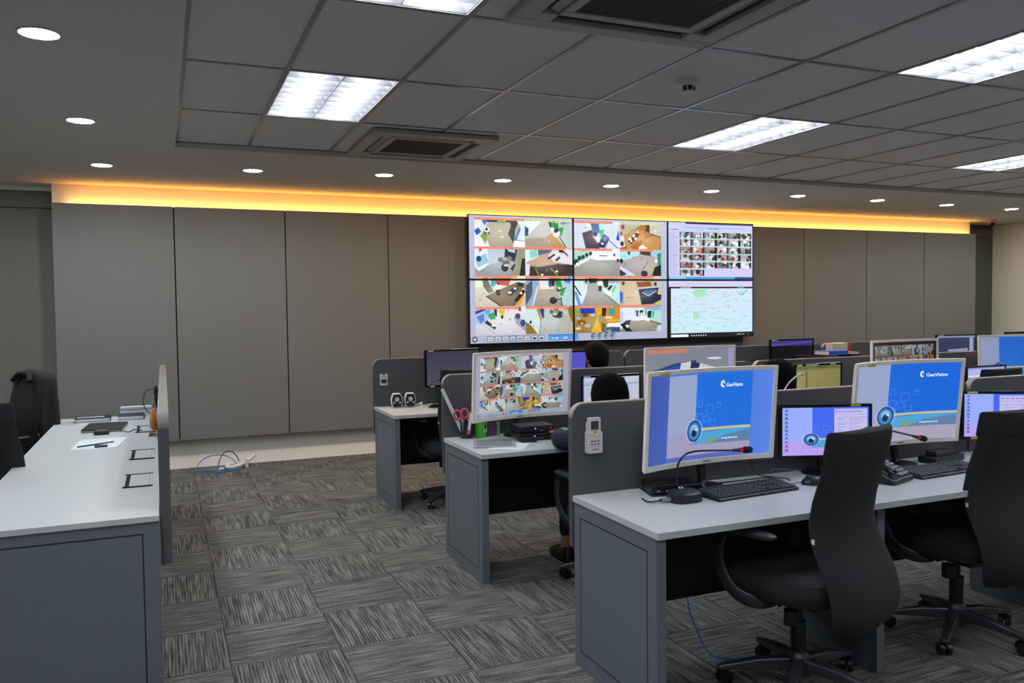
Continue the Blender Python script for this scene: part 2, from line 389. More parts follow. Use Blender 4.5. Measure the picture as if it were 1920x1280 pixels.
# sixteen camera pictures; units are percent of the picture. P polygon, E ellipse, L line
FEEDS = [
 [('bg','b9b49c'),('P',[0,0,30,0,18,50,30,100,0,100],'dfe8ee'),('P',[0,45,8,35,14,50,4,62],'2f55b0'),('P',[12,65,20,40,26,60,22,92],'7d9a35'),('P',[0,80,20,100,0,100],'f2f4f2'),
  ('P',[12,0,30,0,20,28],'3f6fc0'),('P',[25,5,75,5,72,14,25,14],'1d2430'),('P',[45,4,62,4,62,18,45,18],'7da65a'),('P',[70,8,88,8,80,40,78,90,66,55,72,28],'25302f'),('P',[80,0,100,0,100,78,78,72,92,30],'cfeaf2'),('P',[78,75,88,32,92,36,82,80],'4a6fd0'),
  ('P',[78,78,100,80,100,100,76,100],'f6f8fb'),('E',24,42,5,10,'f2f2f2'),('E',24,40,2.5,5,'181818'),('L',22,50,21,58,1.2,'101010'),('L',27,50,30,57,1.2,'101010'),('E',50,45,3,3,'e8e6da'),('E',55,65,4,3,'e0ddd0')],
 [('bg','cfd0cc'),('P',[0,0,40,0,10,50,0,60],'e6f3f6'),('P',[0,25,8,35,6,60,0,60],'2d466e'),('P',[0,70,60,60,85,100,0,100],'a89684'),('P',[45,60,60,45,85,100,60,100],'b98a52'),('P',[65,62,60,0,100,0,100,100,85,100],'b7c9c4'),
  ('P',[70,0,100,0,100,8,78,16],'4f86c9'),('P',[48,0,60,0,66,35,54,35],'22302a'),('P',[52,2,60,8,64,30,56,30],'3c9a4c'),('P',[60,10,70,12,70,38,62,34],'2f8f45'),('P',[72,28,82,26,76,60,70,56],'2f9a3f'),('E',66,48,8,14,'dfe2de'),('P',[60,40,68,28,72,38,64,48],'1c2030'),('E',57,34,4,8,'e8ebea'),('L',72,60,86,98,1,'2a2420')],
 [('bg','d9e6ee'),('P',[0,0,25,0,30,100,0,100],'cdd6ea'),('P',[18,45,38,32,55,70,56,100,26,100],'3c3446'),('P',[36,5,58,5,55,45,42,45],'47669e'),('P',[42,45,50,50,58,70,52,80,44,62],'e8ecf4'),('P',[55,30,66,28,62,62,58,58],'35b08e'),('P',[54,2,66,2,64,30,56,32],'a8ece0'),('P',[66,45,78,62,66,100,56,72],'2f3350'),('P',[68,50,75,62,68,75,62,62],'6a74b0'),
  ('E',60,86,7,10,'16182a'),('E',62,82,3,4,'f0f0f4'),('E',47,48,4,8,'23283c'),('P',[78,62,100,35,100,100,72,100],'d4dcf0'),('L',78,70,96,98,1,'30384c'),('P',[92,65,98,30,100,70],'2c4ad0')],
 [('bg','b5763a'),('P',[0,0,60,0,30,30,8,50,0,60],'b9b5a6'),('P',[10,50,35,22,60,30,30,100,18,100],'c08c4a'),('P',[20,70,40,38,50,30,45,50,28,82],'28241f'),('E',25,62,3.5,5,'f2f2ee'),('E',34,50,3.5,5,'f2f2ee'),('E',44,36,3.5,4,'e8e8e4'),('E',38,60,3.5,5,'ececec'),('E',28,70,3,4,'ececec'),
  ('P',[26,90,60,34,64,40,34,100],'c05a24'),('P',[40,62,62,38,58,60,44,72],'d98a4a'),('P',[55,60,100,45,96,100,50,100],'c08b4c'),('P',[45,92,55,82,68,96,46,100],'ebe9e6'),('P',[70,0,100,0,100,50,72,40],'c4c2b4'),('P',[62,5,72,5,72,38,62,30],'3a3430'),('L',72,40,98,52,1.2,'1c1814'),('E',8,18,4,9,'b23a34'),('E',4,42,3,7,'a8564c'),('P',[0,55,10,50,14,90,0,96],'dadcd8'),('E',6,80,4,9,'30302c'),('E',86,30,3,5,'e0e4ea')],
 [('bg','a9b0b4'),('P',[0,0,25,0,30,60,8,85,0,70],'dcebee'),('P',[2,45,22,22,28,55,6,72],'8fc0dc'),('E',8,42,5,10,'23406e'),('P',[8,5,13,0,14,15,9,17],'b03040'),('P',[25,5,60,5,58,50,38,58,28,60],'b6c4d8'),('P',[60,5,84,5,80,52,58,40],'252a3e'),('P',[64,5,80,5,80,22,66,16],'9ccbe4'),
  ('P',[84,5,100,5,100,100,70,100,78,60],'93917c'),('P',[94,40,100,40,100,100,88,100],'1d231f'),('E',52,45,7,8,'54606a'),('E',60,42,6,6,'a0a49e'),('E',68,40,5,8,'6c7680'),('E',62,55,7,8,'5c4a3c'),('E',59,72,7,14,'14181e'),('E',62,64,5,4,'d0d0cc'),('P',[70,75,78,58,80,62,74,85],'20241f')],
 [('bg','caa689'),('P',[0,5,28,5,26,35,6,50,0,60],'cfe8e4'),('P',[8,12,24,5,26,30,12,40],'7fd2c4'),('P',[26,5,60,5,50,18,28,28],'5b6388'),('P',[60,5,100,5,100,60,62,50,48,30],'ddd8e4'),('P',[46,38,60,22,64,24,50,42],'1c1820'),('P',[62,44,72,30,74,36,66,48],'201c28'),('P',[70,8,80,6,82,18,72,16],'1e2024'),('L',82,14,90,28,1.5,'17181c'),
  ('P',[10,68,28,72,46,66,70,58,100,60,100,100,8,100],'33312f'),('L',10,66,28,70,1,'17120e'),('L',28,70,50,64,1,'17120e'),('L',50,64,72,57,1,'17120e'),('L',22,76,28,98,.9,'b8b06a'),('L',52,72,68,98,.9,'c0b870'),('E',66,84,3,4,'e6e2c0'),('E',35,96,3,4,'e6e2c0'),('P',[0,55,10,60,8,100,0,100],'d8d4e2')],
 [('bg','a7a8a4'),('P',[0,0,100,0,100,45,70,35,35,40,0,70],'dfeaee'),('P',[40,15,90,15,86,40,46,42],'eef3f8'),('P',[0,12,30,6,40,18,20,50,0,68],'a6d3c4'),('E',5,50,5,11,'1c3a30'),('E',12,36,4,9,'1f4034'),('E',20,32,4,8,'22463a'),('E',28,24,3.5,7,'233c38'),('E',36,18,3,7,'1c2c2c'),('E',8,58,4,6,'f0f4f2'),('E',16,50,4,6,'f0f4f2'),('E',24,42,3.5,5,'eef2f0'),('P',[55,24,72,24,72,28,55,28],'5a6a90'),('E',88,22,2,6,'2e3660'),('E',96,42,3,6,'40283a')],
 [('bg','b3a9ac'),('P',[0,8,48,4,46,22,10,42,0,46],'a9dfe4'),('E',22,14,3,7,'30484e'),('P',[48,6,74,8,74,24,50,18],'3a3a3c'),('P',[74,5,100,5,100,30,82,30],'9ccae2'),('E',4,44,4,8,'20263c'),('P',[0,60,40,98,0,98],'c8d2e6'),('P',[0,74,17,92,6,98,0,98],'2e3a4c'),('P',[66,46,84,34,88,60,74,96,52,96],'aea093'),('L',68,44,50,90,.8,'5c4450'),('E',59,90,8,11,'2c1c2a'),('E',88,42,4,8,'e2e6ea'),('P',[90,15,100,10,100,60,92,56],'2f8e60'),('P',[84,66,100,56,100,98,78,98],'14201e')],
 [('bg','e4e0cc'),('P',[0,0,15,0,18,30,0,36],'e6eac8'),('P',[14,5,24,5,36,48,26,55,16,30],'75776c'),('P',[30,0,44,0,44,30,32,30],'4ca0b8'),('P',[32,18,38,18,38,32,32,32],'28b49a'),('P',[40,8,70,8,66,30,42,24],'c45a58'),('P',[22,64,40,48,84,16,100,20,96,60,78,98,50,98],'75644f'),('P',[60,54,80,30,86,38,70,66],'2e3038'),('P',[76,80,96,40,100,48,84,84],'2a1a1c'),('P',[78,98,94,62,98,66,88,98],'e0a030'),('L',22,64,50,98,1.4,'2c241c'),
  ('E',68,52,4,4,'f4f0d0'),('E',79,38,3,4,'f4f0d0'),('E',91,54,3,4,'f0ecc8'),('E',95,40,2,3,'f0ecc8'),('E',45,32,5,11,'f0e4e8'),('P',[41,42,50,42,49,62,42,62],'161616'),('E',46,22,2,4,'202020'),('P',[84,18,96,22,94,32,85,30],'1e2440'),('E',22,26,4,12,'6a7474')],
 [('bg','b1a392'),('P',[0,0,26,0,24,50,14,98,0,98],'8fa6c8'),('P',[0,30,14,10,14,60,0,98],'4a5468'),('L',26,30,15,98,1.2,'dde6f2'),('P',[28,5,60,5,60,40,30,42],'e0dede'),('P',[74,0,100,0,100,98,76,98,70,60],'a9cdd0'),('P',[76,2,98,0,94,24,84,18],'5a86cc'),('P',[60,5,74,8,78,36,66,32],'2f9048'),('P',[74,38,86,34,78,66,72,62],'2c9040'),('E',52,20,4,14,'42465c'),('E',58,18,3,14,'1e2028'),('E',70,42,5,8,'20242c'),('E',71,38,3,4,'eceef0'),('E',58,80,8,12,'1c1210'),('L',64,78,76,74,1.3,'14100e'),('L',74,70,77,98,1,'282020'),('E',66,66,5,8,'8f979c')],
 [('bg','a9a9a4'),('P',[0,5,30,5,28,50,16,98,0,98],'d4e0e8'),('P',[0,50,6,50,16,98,8,98],'6b94d0'),('L',2,30,14,62,1.5,'1f3a44'),('P',[56,40,70,20,100,20,100,98,96,98],'bfe0dc'),('P',[74,0,100,0,90,14,78,10],'4f8fd8'),('E',26,14,5,12,'b8babc'),('E',26,14,2,5,'222'*2),('P',[30,5,50,5,48,18,34,20],'2a3238'),('E',57,22,6,9,'f0f2f2'),('P',[53,30,60,30,60,48,53,48],'18181a'),('P',[62,12,74,8,74,34,66,36],'1f3a2c'),('P',[72,40,80,26,84,30,76,48],'20282c'),('P',[82,50,90,28,92,30,84,54],'3cae6a'),('P',[64,46,74,44,82,62,72,60],'eef0f0'),('L',70,62,98,98,1,'4c443c'),('L',50,66,60,76,.6,'b06a5c'),('L',60,76,72,64,.6,'b06a5c')],
 [('bg','d9c6a4'),('P',[0,48,8,55,6,90,0,92],'3a64c4'),('P',[6,5,36,8,50,98,10,98],'cdb89a'),('P',[36,6,100,6,100,40,60,36,40,40],'b9a98a'),('P',[40,16,72,14,76,30,44,34],'8c4820'),('P',[44,42,94,32,90,60,100,62,100,94,52,98],'1c2238'),('L',44,40,92,34,1.2,'e8e8f0'),('P',[55,46,90,40,78,62,66,66],'2c5aa8'),('L',54,54,68,66,1.5,'e2c060'),('L',68,66,88,48,1.5,'e2c060'),('P',[78,5,100,8,100,40,92,34],'b6c2bc'),('E',86,22,3,7,'22262a'),('L',18,72,34,72,.7,'c05a4a'),('E',8,20,4,7,'4a5240'),('P',[80,94,100,80,100,98],'d0a860')],
 [('bg','e2e2ea'),('P',[0,0,40,0,20,60,0,60],'a8bce0'),('P',[0,15,28,0,30,4,0,26],'2c3a9c'),('P',[2,35,16,22,18,50,10,58],'4f80c8'),('P',[18,16,26,8,30,18,22,28],'6c9ad8'),('P',[24,28,36,18,40,42,30,46],'2c9c50'),('P',[36,6,42,8,42,36,38,30],'1c3820'),('P',[18,56,22,46,40,72,38,80],'15201c'),('E',34,66,3,4,'e8f0ee'),('P',[46,10,58,12,56,30,46,20],'e8a818'),('P',[50,20,56,20,56,44,50,34],'e0b020'),('E',52,36,2.5,6,'22201c'),('P',[74,26,100,56,100,90,80,60],'8c98c0'),('E',84,34,5,10,'3c4868'),('E',94,58,5,12,'3a4470'),('P',[85,0,90,0,90,16,86,16],'8c3048'),('P',[60,5,84,5,76,40,62,36],'ded4d8'),('L',14,60,38,94,.8,'9aa0b0')],
 [('bg','bcc6c2'),('P',[0,0,26,0,30,50,28,98,0,98],'c6dcd8'),('P',[0,55,10,66,24,98,0,98],'8a6c2a'),('P',[22,4,27,4,33,48,30,52],'b07838'),('P',[28,4,38,4,38,42,34,42],'2a3c80'),('L',31,50,28,98,.8,'606a6c'),('P',[76,20,100,60,100,98,60,98],'a8aaa0'),('P',[88,5,100,0,100,60,94,50],'8c6a28'),('E',64,34,8,8,'3c4658'),('E',70,36,7,7,'23242a'),('E',62,30,4,3,'d8dae0'),('P',[58,8,70,8,70,24,60,24],'a08048'),('E',54,20,4,8,'506074'),('E',73,24,5,6,'2a2c30'),('P',[80,4,88,4,88,14,82,14],'d07a30'),('E',10,56,2.4,6,'28343c')],
 [('bg','a8883c'),('P',[0,5,14,5,14,35,0,36],'8c9c50'),('P',[12,5,46,5,44,28,14,28],'2134b0'),('E',30,8,6,4,'14183c'),('P',[44,10,60,5,60,30,50,40,36,98,60,98],'d9a61e'),('P',[60,5,70,5,68,40,60,40],'28221c'),('P',[70,8,100,5,100,60,68,60],'e07c28'),('P',[76,8,90,10,88,38,74,34],'2ca08c'),('P',[68,40,84,42,82,48,66,46],'efe6b0'),('P',[74,50,100,50,100,62,72,62],'d8a030'),('P',[72,66,100,64,100,80,70,78],'ecebf2'),('P',[68,82,100,82,100,98,64,98],'2c4c78'),('P',[64,94,78,88,82,98],'58b0c8'),('E',24,34,6,8,'6c3c1c'),('E',40,34,5,6,'b4b8b8'),('E',8,44,5,7,'9ba0c0'),('E',16,60,9,9,'7c4016'),('E',16,64,3,3,'f0e4c0'),('P',[20,74,34,64,34,78,28,80],'a8acc8'),('P',[2,80,12,76,14,86,4,88],'c8ccd8'),('P',[60,62,68,70,62,98,60,98],'4c3a1e')],
 [('bg','9c9684'),('P',[0,5,100,5,100,60,84,56,26,58,0,92],'d5e2ee'),('P',[50,5,100,5,100,24,60,16],'78b0d8'),('P',[76,22,100,18,100,70,72,55],'a8d2cc'),('P',[0,20,8,26,8,66,0,66],'a8cbea'),('E',38,30,4,14,'c8c8cc'),('P',[38,20,44,20,44,42,40,42],'242a30'),('P',[47,20,56,18,54,42,48,50],'1c2430'),('P',[49,28,54,28,53,54,48,54],'eef2f4'),('P',[66,24,76,20,74,50,66,48],'141c20'),('P',[64,50,72,48,70,62,62,60],'f0f4f4'),('P',[78,24,84,22,80,50,76,44],'46b080'),('P',[60,16,64,16,64,40,60,40],'3c9c70'),('P',[8,66,12,58,26,54,22,78],'30343c'),('P',[0,70,10,66,30,98,14,98],'181a20'),('P',[12,74,22,74,17,86],'e8ecf4'),('E',96,92,8,16,'c8ccd0'),('L',70,58,98,72,.8,'2c2c28')],
]
def feed(c, n, x0, y0, x1, y1, cap='e98a70', dark=1):
    """one camera picture with its caption bar"""
    c.win(x0,y0,x1,y1)
    for k in FEEDS[n]:
        if k[0]=='bg': c.grad(k[1],tuple(255*v*.85 for v in rgb(k[1])))
        elif k[0]=='P': c.poly([v/100 for v in k[1]],k[2])
        elif k[0]=='E': c.ell(k[1]/100,k[2]/100,k[3]/100,k[4]/100,k[5])
        else: c.line(k[1]/100,k[2]/100,k[3]/100,k[4]/100,k[5]/100,k[6])
    wd = (1,.99,.85,.9,.88,.85,.83,.82,.83,.9,1,.82,.86,.86,.85,.84)[n]
    if n in (1,3,): cap = 'd6d6a0'
    for _ in range(15):
        a,b = rnd.random(),.1+.86*rnd.random(); e = .01+.03*rnd.random(); c.rect(a,b,a+e,b+e*(.6+2*rnd.random()),rnd.choice(['22262e','f2f4f6','4a4e58','dfe6ee','8c8878']),.3)
    [c.ell(.5,.6,.42-.03*k_,.42-.035*k_,'ffffff',.02) for k_ in range(10)]
    c.rect(0,-.01,wd,.085,cap); c.specks(.02,.02,wd-.06,.05,16,tuple(255*v*.72 for v in rgb(cap)),.02,.03,.7)
    c.win(0,0,1,1)
def grid16(c, X, Y, cap='e98a70', order=None):
    for r in range(4):
        for q in range(4):
            feed(c, (order or list(range(16)))[_idx(r,q)], X[q], Y[r], X[q+1], Y[r+1], cap)
def _idx(r,q): return [[0,1,2,3],[4,5,6,7],[8,9,10,11],[12,13,14,15]][r][q]
def toolbar(c, x0, y0, x1, y1):
    c.win(x0,y0,x1,y1); c.rect(0,0,1,1,'a9aec6')
    c.ell(.022,.45,.012,.36,'2c3040'); c.ell(.022,.45,.008,.22,'b8bccc')
    for k in range(8):
        a = .08+.035*k; c.rect(a,.12,a+.032,.8,'6c7080' if k!=3 else '2c4c8c'); c.rect(a+.003,.18,a+.029,.74,'c9ccd8'); c.rect(a+.008,.36,a+.024,.62,('9aa0b0','8c92a8','8c92a8','7c9ccc','707484','9a9cac','30343c','4c4c60')[k])
    c.rect(.375,.08,.52,.85,'4f90e0'); c.rect(.375,.08,.52,.2,'3a6cc0'); c.specks(.39,.4,.47,.5,10,'cfe0ff',.008,.2)
    for k in range(4): a=.6+.034*k; c.ell(a,.42,.0135,.42,'2c303c'); c.ell(a+.002,.46,.0105,.32,'a8b0cc'); c.ell(a,.45,.006,.12,'444a5c')
    c.win(0,0,1,1)
def gv_picture(c, x0, y0, x1, y1, k=0):
    """the blue desktop picture with an eye"""
    left, blue, low, strip = (('9aa8d0','1f6fe0','a59cc0','5a8cb8'),('9aa6cc','1868dc','aaa4bc','6090b0'),('9cb0ff','4468f4','b9a4f4','6f8cf0'))[k]
    c.win(x0,y0,x1,y1); c.rect(0,0,1,1,blue); c.win(x0,y0,x1,y1)
    c.rect(0,0,.345,1,left); c.poly([0,.72,.345,.66,.345,1,0,1],low)
    c.rect(.34,0,.35,.62,'b8c4e8',.5)
    c.rect(.345,.83,1,1,low); c.rect(.345,.66,1,.83,strip)
    c.poly([.4,.70,1,.66,1,.69,.45,.83,.38,.83],'49a8dc'); c.poly([.45,.83,.52,.74,.62,.76,.7,.83],'8f9c6c',.6); c.poly([.7,.74,1,.69,1,.83,.55,.83],'5c7ca8',.7)
    c.rect(.42,.645,1,.672,'c9c09a')
    for a,b,s in ((.37,.33,.05),(.47,.38,.08),(.36,.47,.07),(.45,.5,.06),(.52,.55,.06),(.38,.58,.05),(.6,.36,.045)):
        h = s*1.2
        for r in ((a,b,a+s,b+.008),(a,b+h,a+s,b+h+.008),(a,b,a+.006,b+h),(a+s,b,a+s+.006,b+h)): c.rect(*r,'6aa8f4',.55)
    c.ell(.335,.67,.105,.135,'c8ccdc',.45); c.ell(.335,.67,.085,.125,'1c4a94'); c.ell(.335,.67,.068,.098,'3f88cc'); c.ell(.335,.655,.045,.06,'8cc0ec'); c.ell(.335,.69,.032,.045,'16243c'); c.rect(.345,.64,.37,.665,'dfeaf8')
    c.rect(.28,.81,.4,.818,'8c86a8'); c.win(0,0,1,1)
def icons(c, x, n=11):
    for k in range(n): c.rect(x,.04+k*.082,x+.026,.066+k*.082,'2c40a0'); c.rect(x-.008,.074+k*.082,x+.034,.086+k*.082,'4c58b8')
def window(c, x0, y0, x1, y1, bg='c9c2f6', ink='8c84c8'):
    c.win(x0,y0,x1,y1); c.rect(0,0,1,1,bg); c.rect(0,0,1,.05,'b0b4f0')
    for k in range(8): c.rect(.04+.1*k,.1,.1+.1*k,.13,'54549c')
    for k in range(8): c.rect(.04+.11*k,.2,.12+.11*k,.215,ink)
    for a,b in ((.05,.48),(.54,.97)):
        c.rect(a,.32,b,.325,ink); c.rect(a,.32,a+.008,.95,ink); c.rect(b,.32,b+.008,.95,ink)
        for k in range(12): c.rect(a+.06,.37+.048*k,a+.14+.2*rnd.random(),.38+.048*k,ink)
    c.win(0,0,1,1)
_sm = {}
def screen_mat(st):
    if st in _sm: return _sm[st]
    m = bpy.data.materials.new('screen_picture'); m.use_nodes = True; nt = m.node_tree; b = nt.nodes['Principled BSDF']
    at = nt.nodes.new('ShaderNodeVertexColor'); at.layer_name = 'Col'
    b.inputs['Base Color'].default_value = (.01,.01,.012,1); b.inputs['Roughness'].default_value = .3; b.inputs['Specular IOR Level'].default_value = .25
    nt.links.new(at.outputs[0], b.inputs['Emission Color']); b.inputs['Emission Strength'].default_value = st
    _sm[st] = m; return m
def screen(cv, w, h, y, parent, st=1.0, cz=0, curve=None):
    """grid mesh of the picture, facing -y"""
    H,W = cv.h, cv.w
    xs_ = -w/2+w*np.arange(W)/(W-1); zs_ = cz+h/2-h*np.arange(H)/(H-1)
    X,Z = np.meshgrid(xs_,zs_); Yv = np.full_like(X,y)
    if curve: Yv = y-X**2/(2*curve)
    co = np.stack([X,Yv,Z],-1).reshape(-1,3)
    i = np.arange(H*W).reshape(H,W); f = np.stack([i[:-1,:-1],i[1:,:-1],i[1:,1:],i[:-1,1:]],-1).reshape(-1,4)
    me = bpy.data.meshes.new('screen'); me.vertices.add(len(co)); me.vertices.foreach_set('co',co.ravel())
    me.loops.add(f.size); me.loops.foreach_set('vertex_index',f.ravel().astype(np.int32)); me.polygons.add(len(f))
    me.polygons.foreach_set('loop_start',np.arange(0,f.size,4,dtype=np.int32)); me.polygons.foreach_set('loop_total',np.full(len(f),4,dtype=np.int32))
    me.update(); me.validate()
    c = cv.a.reshape(-1,3); c = np.where(c<=.04045,c/12.92,((c+.055)/1.055)**2.4)
    at = me.color_attributes.new('Col','FLOAT_COLOR','POINT'); at.data.foreach_set('color',np.concatenate([c,np.ones((len(c),1))],1).ravel())
    me.polygons.foreach_set('use_smooth',[True]*len(f))
    o = bpy.data.objects.new('screen',me); COL.objects.link(o); me.materials.append(screen_mat(st)); o.parent = parent
    return o
def text(s, size, x, z, y, parent, m, curve=None, name='lettering', bold=0, sx=1):
    cu = bpy.data.curves.new('t','FONT'); cu.body = s; cu.size = size; cu.extrude = .0002; cu.offset = bold
    t = bpy.data.objects.new('t',cu); COL.objects.link(t); bpy.context.view_layer.update()
    me = bpy.data.meshes.new_from_object(t.evaluated_get(bpy.context.evaluated_depsgraph_get())); bpy.data.objects.remove(t)
    for v in me.vertices:
        px = x+v.co.x*sx; v.co = (px, y-v.co.z-(px*px/(2*curve) if curve else 0), z+v.co.y)
    me.materials.clear(); me.materials.append(m); o = bpy.data.objects.new(name,me); COL.objects.link(o); o.parent = parent; return o
# ================================================================ VIDEO WALL
SWn, SHn = 300, 180
big = Cv(SWn*2, SHn*2, 'a9aec6')
big.grad('b4bcd8','a9b0cc')
gx = [v/2 for v in (.052,.53,1.0,1.48,1.935)]; gy = [v/2 for v in (.035,.49,.95,1.42,1.875)]
grid16(big, gx, gy)
toolbar(big, 0, .938, 1, 1)
big.soft()
s5 = Cv(SWn, SHn, 'c3c0ea')
s5.grad('c0c6ee','c9c4ea'); s5.rect(.2,0,1,.03,'2c2c6c'); s5.rect(.18,.085,.9,.095,'9c94d8'); s5.specks(.45,.09,.6,.1,12,'5c5c90',.012,.012); s5.rect(.03,.125,.12,.135,'5c5488'); s5.specks(.3,.14,.6,.15,12,'6c6c9c',.02,.008)
for k in range(36): s5.rect(.028,.17+.0215*k,.036,.18+.0215*k,'4c88d0'); s5.rect(.045,.172+.0215*k,.08+.04*rnd.random(),.178+.0215*k,'9c9cc8')
for r in range(6):
    for q in range(6):
        if r==5 and q>1: continue
        x = .145+.142*q; y = .165+.132*r
        s5.rect(x-.01,y-.022,x+.142,y,'a8d8dc'); s5.rect(x-.01,y,x+.13,y+.108,'141418')
        s5.win(x,y,x+.112,y+.106); s5.grad(('a098a0','b8b4bc','8c8890','b0a8a0')[(r*5+q)%4],('d0ccd4','787078','c0b8bc')[(r+q)%3])
        for _ in range(5):
            a,b = rnd.random(),rnd.random(); s5.poly([a,b,a+.4*rnd.random(),b-.3,a+.5,b+.3*rnd.random(),a+.1,b+.45],rnd.choice(['201c24','e8e4ee','4c444c','ece8f0','2c2830']+(['b03030','b08040'] if r>=2 else [])),.9)
        s5.win(0,0,1,1)
s5.rect(0,.955,1,1,'3f9cd4'); s5.rect(.02,.96,.2,.99,'88c8e8'); s5.rect(.78,.955,1,1,'1c4c94')
s6 = Cv(SWn, SHn, 'c8ccec')
s6.rect(0,0,1,.1,'cdc8ee'); s6.specks(.03,.04,.5,.06,40,'a09cc8',.012,.008); s6.rect(0,.105,1,.135,'141418'); s6.rect(.14,.115,.26,.126,'c8ccd0'); s6.rect(.82,.112,.9,.128,'48b080'); s6.rect(0,.105,.03,1,'101014'); s6.rect(0,.925,1,1,'1a1c20')
s6.win(.03,.135,1,.925); s6.grad('c9dcec','c0e0ee')
s6.poly([.27,.02,.44,.02,.4,.17,.31,.22,.25,.12],'9fdcb8'); s6.poly([.27,.52,.34,.5,.33,.66,.26,.7],'a0dcba')
for e in ((.16,.28,.03,.04),(.45,.9,.04,.05),(.78,.82,.03,.03),(.65,.86,.03,.03),(.05,.92,.03,.04),(.85,.1,.03,.05)): s6.ell(*e,'a0e0c0',.8)
s6.line(.86,.16,.93,.04,.01,'70b0e8')
for k in range(8): a,b=rnd.random(),rnd.random(); s6.line(a,b,a+.5*rnd.random()-.2,b+.3*rnd.random(),.0035,'e8ecf4',.8)
for _ in range(70): a,b=rnd.random()*.93,rnd.random()*.95; s6.rect(a,b,a+.03+.07*rnd.random(),b+.007,rnd.choice(['8c90b0','a89cb4','9ab0a8','b08c98']),.7)
for _ in range(46): a,b=rnd.random()*.96,rnd.random()*.96; s6.ell(a,b,.006,.011,rnd.choice(['d06070','607090','c8b060','50a080','7080c0']),.9)
s6.win(0,0,1,1); s6.rect(.03,.945,.23,.99,'e8eaf0'); 
for k in range(7): s6.ell(.27+.027*k,.968,.007,.012,'e0e4ec')
s6.specks(.8,.955,.95,.965,12,'d8dce4',.014,.008)
VX0, VZ0, VW, VH, VY = 3.045, 1.132, 3.80/3, .704, 8.38
vt = thing('display_stand','dark grey plinth and frame carrying the six display panels','display stand',((VX0+1.9),8.44,0))
MB().box((-1.88,.0,.2),(1.78,.07,VZ0+.02)).build('plinth', mat('plinth_dark','34353a',.6), vt)
MB().box((-1.87,-.005,VZ0+.03),(1.87,.07,VZ0+2*VH-.02)).build('rear_frame', M_modesty, vt)
labs = {(0,0):'lower left display of the wall, four camera pictures above a grey toolbar',(1,0):'lower middle display of the wall, orange lobby and cash machine pictures',(2,0):'lower right display of the wall showing a pale street map',
 (0,1):'upper left display of the wall, four camera pictures with a green lobby',(1,1):'upper middle display of the wall, camera pictures with orange wood seating',(2,1):'upper right display of the wall with rows of small thumbnails'}
for (i,j),lb in labs.items():
    t = thing('wall_display', lb, 'display', (VX0+VW*(i+.5), VY, VZ0+VH*(j+.5)), 0, 'six display panels of the video wall')
    bz = .009; w_, h_ = VW-.003, VH-.003
    f = MB(); f.prism(rrect(-w_/2,-h_/2,w_/2,h_/2,.004,2),'y',.012,.055)
    f.box((-w_/2,0,-h_/2),(-w_/2+bz,.013,h_/2)).box((w_/2-bz,0,-h_/2),(w_/2,.013,h_/2)).box((-w_/2,0,-h_/2),(w_/2,.013,-h_/2+bz)).box((-w_/2,0,h_/2-bz),(w_/2,.013,h_/2))
    f.build('bezel', M_black, t)
    cv = (s6 if j==0 else s5) if i==2 else big.crop(i*.5,(1-j)*.5,(i+1)*.5,(2-j)*.5)
    screen(cv, w_-2*bz, h_-2*bz, .008, t, 1.15)
